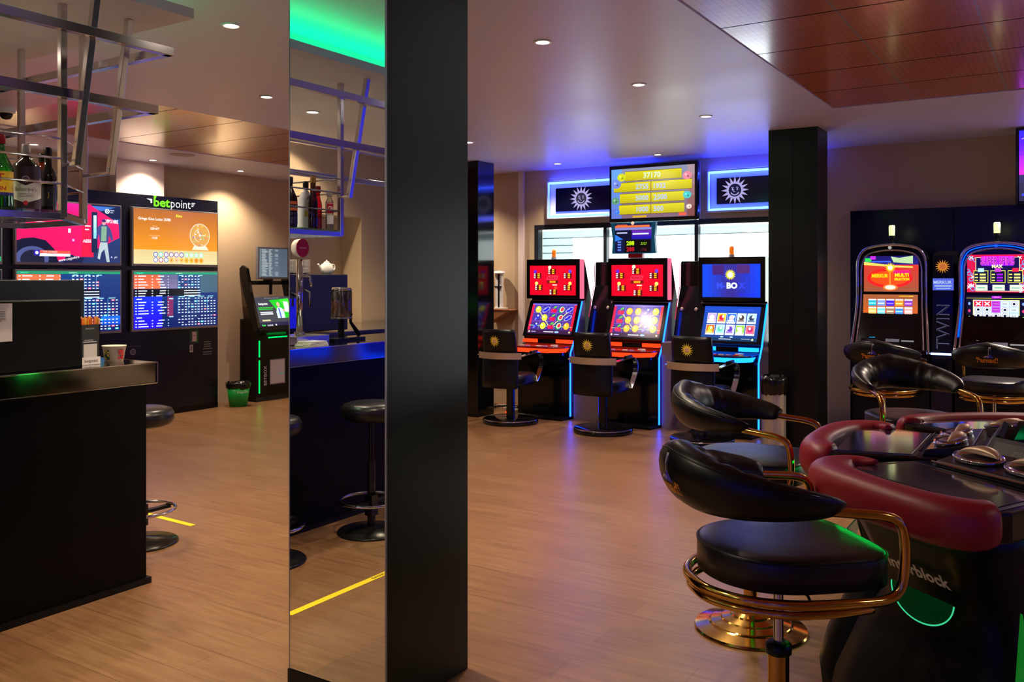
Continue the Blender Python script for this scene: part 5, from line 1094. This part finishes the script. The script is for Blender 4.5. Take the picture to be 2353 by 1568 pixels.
# ================================================================ GOLD CASINO STOOLS
def gold_stool(x, y, ang, label, lift=0.0, first=None):
    """faces local +y; ang = rotation about z"""
    t = thing('casino_stool', label, 'stool', (x, y, 0), ang, 'gold framed black casino stools')
    b = MB(); b.lathe([(0.232,0.0),(0.236,0.006),(0.232,0.014),(0.175,0.028),(0.168,0.032),(0.165,0.036),(0.125,0.046),(0.12,0.052),(0.085,0.062),(0.08,0.070),(0.055,0.080),(0.048,0.10),(0.0,0.10)], 96); obj('base', b, GOLD, t, smooth=False)
    b = MB(); b.cyl(0.030, 0.08, 0.43+lift, n=28); obj('outer_tube', b, GOLD, t, smooth=False)
    b = MB(); b.lathe([(0.030,0.425),(0.037,0.43),(0.037,0.455),(0.030,0.46),(0.015,0.462)], 28, (0,0,lift)); obj('collar', b, BLACKS, t, smooth=True)
    b = MB(); b.cyl(0.014, 0.45+lift, 0.66+lift, n=20); obj('gas_lift', b, CHROME, t, smooth=False)
    zl = lift
    b = MB(); b.box(-0.10, -0.12, 0.655+zl, 0.10, 0.12, 0.672+zl); b.tube([(0.03,0,0.655+zl),(0.13,0.02,0.635+zl),(0.15,0.02,0.62+zl)], 0.004); obj('seat_plate', b, BLACKS, t)
    # one continuous bent tube: arm - front bend - ring round the seat - front bend - arm
    side = [(0.222,0.02,0.89),(0.232,0.10,0.882),(0.240,0.18,0.873),(0.243,0.222,0.852),(0.243,0.235,0.80),(0.242,0.235,0.73),(0.240,0.222,0.675),(0.240,0.18,0.652),(0.246,0.08,0.652)]
    ring = [(0.235,-0.06,0.652),(0.18,-0.175,0.652),(0.09,-0.24,0.652),(0,-0.255,0.652)]
    half = side+ring
    full = half + [(-p[0], p[1], p[2]) for p in reversed(half[:-1])]
    b = MB(); b.tube(spline([(p[0], p[1], p[2]+zl) for p in full], 5), 0.0135, n=12); obj('arm_tube', b, GOLD, t, smooth=True)
    r2 = [(0.23,0.15,0.628),(0.238,0.05,0.625),(0.22,-0.08,0.622),(0.16,-0.18,0.622),(0.08,-0.235,0.622),(0,-0.247,0.622)]
    r2 = r2 + [(-p[0], p[1], p[2]) for p in reversed(r2[:-1])]
    b = MB(); b.tube(spline([(p[0], p[1], p[2]+zl) for p in r2], 5), 0.0115, n=10); obj('lower_ring', b, GOLD, t, smooth=True)
    # seat cushion
    b = MB(); rings = []
    def outline(s_):
        P = []
        for k in range(56):
            a = 2*PI*k/56; ca, sa = math.cos(a), math.sin(a); ex = 0.42 if sa > 0 else 0.92
            P.append((0.222*s_*math.copysign(abs(ca)**ex, ca), (0.25 if sa > 0 else 0.225)*s_*math.copysign(abs(sa)**ex, sa)+0.0))
        return P
    for (z, s_) in ((0.668,0.95),(0.672,1.0),(0.745,1.0),(0.752,0.985),(0.757,0.96),(0.762,0.80),(0.764,0.45)):
        rings.append([(p[0], p[1], z+zl) for p in outline(s_)])
    b.loft(rings); obj('seat', b, mat('seat_vinyl', (20, 18, 26), 0.36, noise=0.08, nscale=90), t, smooth=True)
    b = MB(); b.tube([(p[0], p[1], 0.750+zl) for p in outline(0.997)], 0.0032, n=6, closed=True); obj('piping', b, BLACKS, t, smooth=True)
    # crescent backrest
    P = []
    Rb = 0.245
    for k in range(41):
        a = R(-90) + (k/40-0.5)*2*R(108)
        q = abs(k/40-0.5)*2
        rx, ryy = Rb*(1-0.06*q), 0.27
        P.append((rx*math.cos(a), ryy*math.sin(a)-0.005 if math.sin(a) < 0 else 0.12*math.sin(a)*1.6, q))
    b = MB(); rings = []
    for i, p in enumerate(P):
        q = p[2]; a, c_ = P[max(i-1,0)], P[min(i+1,40)]
        T_ = Vector((c_[0]-a[0], c_[1]-a[1], 0)).normalized(); nn = Vector((T_.y, -T_.x, 0))
        hh = 0.070*(1-q**1.3)+0.024; th = 0.045*(1-q**1.8)+0.020
        if q > 0.97: hh *= 0.85; th *= 0.85
        gr = 1-0.16*sum(math.exp(-((q-g_)/0.022)**2) for g_ in (0.3, 0.45, 0.6))
        zc = 0.955-0.06*q
        ring_ = []
        for k in range(20):
            u = 2*PI*k/20; cu, su = math.cos(u), math.sin(u)
            inn = gr if cu < 0 else 1
            off = nn*(cu*th*inn) + nn*(0.02*su)
            ring_.append(Vector((p[0], p[1], zc+zl+su*hh*(1-(1-gr)*0.45 if cu < 0.3 and su > 0 else 1))) + off)
        rings.append(ring_)
    b.loft(rings); obj('backrest', b, LEATHER, t, smooth=True)
    b = MB(); pp = []
    for i, p in enumerate(P[4:37]):
        q = p[2]; hh = 0.070*(1-q**1.3)+0.024; a = P[max(i+3,0)]; c_ = P[min(i+5,40)]; T_ = Vector((c_[0]-a[0], c_[1]-a[1], 0)).normalized(); nn = Vector((T_.y, -T_.x, 0)); th = 0.045*(1-q**1.8)+0.020
        pp.append(Vector((p[0], p[1], 0.955-0.06*q+zl+math.sin(R(52))*hh))+nn*(math.cos(R(52))*th+0.02*math.sin(R(52))))
    b.tube(pp, 0.0022, n=6); obj('piping', b, LEATHER, t, smooth=True)
    # lettering on the rear of the backrest
    def bend(u, v, d):
        a = R(-90)+u/0.30; hh = 0.094; su = max(-0.95, min(0.95, v/hh)); cu = math.sqrt(1-su*su); r_ = 0.065*cu+0.02*su+0.0012+d
        return ((Rb+r_)*math.cos(a), (0.275+r_)*math.sin(a), 0.955+zl+v)
    g = Gfx(0.0002)
    g.text('Pamadi', 0.0, -0.048, 0.034, (214, 132, 20), bold=0.03, maxw=0.17)
    g.poly([(0.012,0.062),(0.024,0.062),(0.018,-0.012),(0.006,-0.012)], (200, 196, 192)); g.poly([(-0.022,-0.012),(0.012,-0.012),(0.012,-0.002),(-0.005,0.0)], (200, 196, 192))
    g.poly([(-0.012,-0.016),(0.042,-0.016),(0.022,0.014)], (40, 40, 190))
    g.build('lettering', PRINT, t, bend=bend, label='gold Pamadi lettering with a white mark')
    return t
gold_stool(-0.716, 2.539, -math.atan2(0.735, 0.68), 'front gold-framed black stool with round padded seat, nearest to the camera')
gold_stool(-1.17, 3.73, R(-90), 'gold-framed black stool just behind the front one, facing the middle terminal')
gold_stool(-0.73, 5.05, math.atan2(-0.526, -0.85), 'gold-framed black stool facing the camera on the far side of the terminals', 0.03)
gold_stool(-1.24, 7.26, R(-6), 'gold-framed black stool in front of the left arched slot machine')
gold_stool(-0.50, 7.36, R(-4), 'gold-framed black stool in front of the SUPER SPINS machine at the right edge')

# ================================================================ ROULETTE TERMINALS
CX_, CY_, RT = 0.18, 3.53, 1.00
GLS = mat('screen_glass', (40, 38, 48), 0.12, coat=1.0, spec=1.0, ior=1.8)
def terminal(deg, label, first):
    a = R(deg); ox, oy = -math.cos(a), math.sin(a)          # outward direction
    nx, ny = -ox, -oy; fx, fy = CX_+RT*ox-0.045*ny, CY_+RT*oy+0.045*nx
    t = thing('roulette_terminal', label, 'gaming terminal', (fx, fy, 0), math.atan2(-nx, ny), 'roulette terminals round the wheel')
    T0 = 0.80
    # table wedge
    poly = [(-0.29,0.03),(0.33,0.05),(0.34,0.12),(0.27,0.40),(0.17,0.58),(-0.17,0.58),(-0.27,0.40),(-0.31,0.14)]
    b = MB(); b.prism(poly, T0, T0+0.085); obj('table_top', b, BLACKG, t, bevel=0.008)
    # play screen, slightly raised sloping glass
    b = MB(); b.prism([(-0.235,0.07),(0.30,0.10),(0.245,0.34),(-0.235,0.34)], T0+0.086, T0+0.089); obj('play_screen', b, GLS, t)
    b = MB(); b.prism([(-0.26,0.045),(0.325,0.075),(0.265,0.36),(-0.26,0.36)], T0+0.0852, T0+0.0865); obj('screen_surround', b, BLACKS, t)
    # console with chrome keypad dishes
    b = MB(); b.prism([(0.37,T0+0.085),(0.38,T0+0.105),(0.53,T0+0.135),(0.575,T0+0.085)], -0.18, 0.22, axis='x'); obj('console', b, mat('console_grey', (60, 58, 66), 0.2, 0.6), t, bevel=0.004)
    b = MB(); b.tube([(-0.185, 0.365, T0+0.10), (0.225, 0.365, T0+0.10)], 0.004, n=6); obj('console_trim', b, CHROME, t)
    for sx in (-1, 1):
        b = MB(); rings = []
        Mx = Matrix.Translation((0.02+sx*0.098, 0.45, T0+0.122)) @ Matrix.Rotation(R(9), 4, 'X')
        b.lathe([(0.085,-0.004),(0.092,0.006),(0.088,0.012),(0.07,0.006),(0.04,0.0),(0.0,-0.002)], 40, M=Mx @ Matrix.Diagonal((1.0, 0.62, 1, 1))); obj('keypad_dish', b, CHROME, t, smooth=True)
        b = MB(); rings = []
        for k in range(13):
            u = k/12; aa = R(20)+R(140)*u; r_ = 0.028*math.sin(PI*u)+0.002
            c_ = Vector((0.02+sx*0.098+0.08*math.cos(aa), 0.435+0.04*math.sin(aa), T0+0.135+0.012*math.sin(PI*u)))
            rings.append([c_+Vector((0, math.cos(v)*r_*0.9, math.sin(v)*r_*0.5)) for v in [2*PI*j/10 for j in range(10)]])
        b.loft(rings); obj('dish_lip', b, BRASSY, t, smooth=True)
    # name plate at the inner end
    b = MB(); v_ = Vector((0, 0.06, 0.09)).normalized(); Mf = frame((-0.16, 0.555, T0+0.105), (1,0,0), v_); b.box(0, 0, -0.02, 0.34, 0.08, 0); obj('rear_panel', b, mat('console_grey', (60, 58, 66), 0.2, 0.6), t, M=Mf)
    g = Gfx(); g.rect(0.02,0.015,0.30,0.05,(30,30,36)); g.text('interblock', 0.17, 0.028, 0.024, (110,112,116), maxw=0.24); g.build('rear_label', PRINT, t, Mf @ Matrix.Translation((0,0,0.001)))
    # crescent arm cushion, local +x is the player's right
    path = [(0.295,0.10),(0.28,0.055),(0.20,0.012),(0.07,-0.006),(-0.10,-0.003),(-0.235,0.022),(-0.30,0.07),(-0.32,0.125),(-0.295,0.17),(-0.235,0.185)]
    size = [(0.045,0.058),(0.062,0.066),(0.064,0.068),(0.060,0.066),(0.064,0.064),(0.074,0.060),(0.074,0.052),(0.058,0.040),(0.036,0.026),(0.010,0.008)]
    S5 = spline([(p[0], p[1], 0) for p in path], 6); Z5 = spline([(s_[0], s_[1], 0) for s_ in size], 6)
    b = MB(); rings = []
    for i, p in enumerate(S5):
        T_ = (S5[min(i+1, len(S5)-1)]-S5[max(i-1, 0)]).normalized(); nn = Vector((T_.y, -T_.x, 0)); w_, h_ = Z5[i].x, Z5[i].y
        k0 = 0.55 if i == 0 else (0.85 if i == 1 else 1)
        ring_ = []
        for k in range(24):
            u = 2*PI*k/24; cu, su = math.cos(u), math.sin(u)
            dx = math.copysign(abs(cu)**0.75, cu)*w_*k0; dz = math.copysign(abs(su)**0.75, su)*h_*k0
            ring_.append(Vector((p.x, p.y, T0+0.108-h_)) + nn*(-dx - (0.25*dz if dz < 0 else 0)*0) + Vector((0,0,dz)))
        rings.append(ring_)
    b.loft(rings); obj('arm_cushion', b, MAROON, t, smooth=True)
    # hanging body
    b = MB(); rings = []
    for (z, y0, w_, y1) in ((T0,0.06,0.26,0.54),(0.72,0.08,0.25,0.53),(0.60,0.14,0.23,0.52),(0.50,0.17,0.24,0.50),(0.38,0.12,0.31,0.50),(0.22,0.05,0.34,0.50),(0.10,0.02,0.34,0.50),(0.0,0.03,0.33,0.50)):
        wb = min(w_, 0.2); rings.append([(-wb,y1,z),(-w_,y0+0.08,z),(-w_*.9,y0+0.03,z),(-w_*.6,y0,z),(w_*.6,y0,z),(w_*.9,y0+0.03,z),(w_,y0+0.08,z),(wb,y1,z)])
    b.loft(rings); obj('body', b, mat('terminal_body', (4, 4, 6), 0.4, spec=0.2), t, smooth=True)
    v_ = Vector((0, -0.06, 0.12)).normalized()
    g = Gfx(0.0003); g.text('interblock', 0.0, 0, 0.040, (196, 192, 170), bold=0.03, maxw=0.25); g.build('lettering', PRINT, t, frame((0.03, 0.110, 0.618), (1,0,0), v_), label='pale interblock lettering')
    # green lit acrylic lip below the lettering and green light under the table edge
    b = MB(); N = 24
    pts = [(0.12*math.cos(PI+PI*k/N), 0.085*math.sin(PI+PI*k/N)) for k in range(N+1)]
    b.prism([(p[0], p[1]) for p in pts], -0.003, 0.003); obj('acrylic_lip', b, mat('green_acrylic', (10, 60, 44), 0.15, trans=0.5, emit=(0, 70, 30), es=0.12), t, M=frame((0.04, 0.11, 0.575), (1,0,0), Vector((0,0.1,1))))
    b = MB(); Mf = frame((0.04, 0.107, 0.575), (1,0,0), Vector((0,0.1,1))); b.tube([tuple(Mf @ Vector((p[0], p[1], 0))) for p in pts], 0.0022, n=6); obj('lip_light', b, glow('lip_led', (0.05, 0.7, 0.3), 0.7), t)
    b = MB(); b.box(-0.22, 0.035, T0-0.036, 0.22, 0.055, T0-0.024); obj('under_light', b, glow('under_led', (0.0, 1.0, 0.1), 7), t, label='green light strip under the table edge')
    for sx in ((1.32,) if first else ()):
        b = MB(); b.prism([(0.10,0.20),(0.19,0.20),(0.18,0.42),(0.14,0.62)], sx*0.262, sx*0.268, axis='x'); obj('side_fin', b, mat('fin_green', (0, 60, 20), 0.3, emit=(10, 150, 40), es=0.3), t)
    return t
terminal(-51.4, 'nearest roulette terminal with a maroon arm cushion, in front of the first gold stool', True)
terminal(0, 'middle roulette terminal with a chrome keypad console and maroon arm cushion', False)
terminal(51.4, 'farthest roulette terminal with a maroon arm cushion, partly behind the middle one', False)
t = thing('roulette_wheel_cabinet', 'central roulette wheel cabinet with green light at the right picture edge', 'roulette wheel', (CX_, CY_, 0))
b = MB(); b.lathe([(0.26,0),(0.24,0.3),(0.26,0.70),(0.36,0.75),(0.38,0.82),(0.33,0.83),(0.30,0.80),(0.0,0.79)], 56); obj('cabinet', b, BLACKG, t, smooth=True)
b = MB(); b.tube([(0.392*math.cos(a), 0.392*math.sin(a), 0.79) for a in [2*PI*k/56 for k in range(56)]], 0.012, n=8, closed=True); obj('ring_light', b, glow('ring_led', (0.0, 0.9, 0.2), 2.5), t, smooth=True)
b = MB(); b.lathe([(0.29,0.81),(0.2,0.815),(0.06,0.83),(0.02,0.87),(0,0.87)], 40); obj('wheel', b, mat('wheel_wood', (90, 40, 20), 0.2), t, smooth=True)
# blue neon wall boxes, unseen, added for blue reflections in steel and lacquer
def added_neon(loc, rz, label):
    t = thing('neon_light_box', label, 'light box', loc, rz)
    b = MB(); b.box(-1.1, -0.06, 0, 1.1, 0, 1.5); obj('panel', b, BLACKG, t)
    b = MB(); b.tube([(-1.05,-0.09,0.05),(1.05,-0.09,0.05),(1.05,-0.09,1.45),(-1.05,-0.09,1.45)], 0.03, n=8, closed=True); obj('neon_tube', b, glow('neon_deep', (0.0, 0.03, 1.0), 6), t, smooth=True)
    g = Gfx(); g.rect(0,0,2.0,1.3,(10,20,230)); g.sun(1.0,0.65,0.45,(230,200,40),(20,30,120),None,16,.5); g.build('picture', attr_mat('backlit', 0.9, 0.3), t, frame((-1.0,-0.062,0.1),(1,0,0),(0,0,1)))
added_neon((-1.3, YB, 0.5), PI, 'added unseen blue neon box on the back wall, left one of two, outside the picture')
added_neon((1.4, YB, 0.5), PI, 'added unseen blue neon box on the back wall, right one of two, outside the picture')
added_neon((XR, 3.6, 0.9), R(-90), 'added unseen blue neon box on the right-hand wall outside the picture')
# ---------------------------------------------------------------- details become parts of the part they sit on
RULES = {'screen': ['bezel', 'housing'], 'lower_screen': ['lower_bezel', 'lower_monitor', 'fascia'], 'upper_screen': ['upper_bezel', 'upper_monitor', 'fascia'],
         'bezel_trim': ['lower_bezel'], 'lettering': ['backrest', 'panel', 'body', 'cabinet'], 'collar': ['outer_tube'], 'base_trim': ['base'],
         'sun_emblem': ['upper_back', 'sign_panel'], 'cap': ['glass_body'], 'label': ['glass_body'], 'badge': ['badge_housing', 'fascia'],
         'button': ['deck_top'], 'start_button': ['deck_top'], 'lip_light': ['acrylic_lip'], 'rear_label': ['rear_panel'], 'console_labels': ['console'],
         'printed_card': ['box'], 'name_tag': ['box'], 'print': ['bowl', 'bucket'], 'paper_notice': ['housing'], 'lens': ['trim_ring'], 'beacon': ['beacon_base', 'beacon_stem'],
         'stickers': ['panel'], 'round_sticker': ['panel'], 'mirror_edge': ['mirror_panel'], 'ring_bracket': ['foot_ring'], 'console_trim': ['console'], 'screen_surround': ['table_top'], 'play_screen': ['table_top'], 'logo_plate': ['deck_base'], 'reflection_stripe': ['tower'], 'lock': ['tower'], 'edge_trim': ['countertop']}
def base(o): return o.name.split('.')[0]
def hang(c, p):
    m = p.matrix_basis.inverted() @ c.matrix_basis
    c.parent = p; c.matrix_basis = m
for root in [o for o in S.objects if o.parent is None and o.type == 'EMPTY']:
    kids = sorted(root.children, key=lambda o: o.name)
    names = {}
    for k in kids: names.setdefault(base(k), []).append(k)
    for k in kids:
        for p in RULES.get(base(k), []):
            if p in names: hang(k, names[p][0]); break
    if 'piping' in names and 'backrest' in names:
        hang(names['piping'][0], names['seat'][0]); hang(names['piping'][1], names['backrest'][0])
    for a, p in (('arm_pad', 'armrest'), ('dish_lip', 'keypad_dish')):
        for c, q in zip(names.get(a, []), names.get(p, [])): hang(c, q)
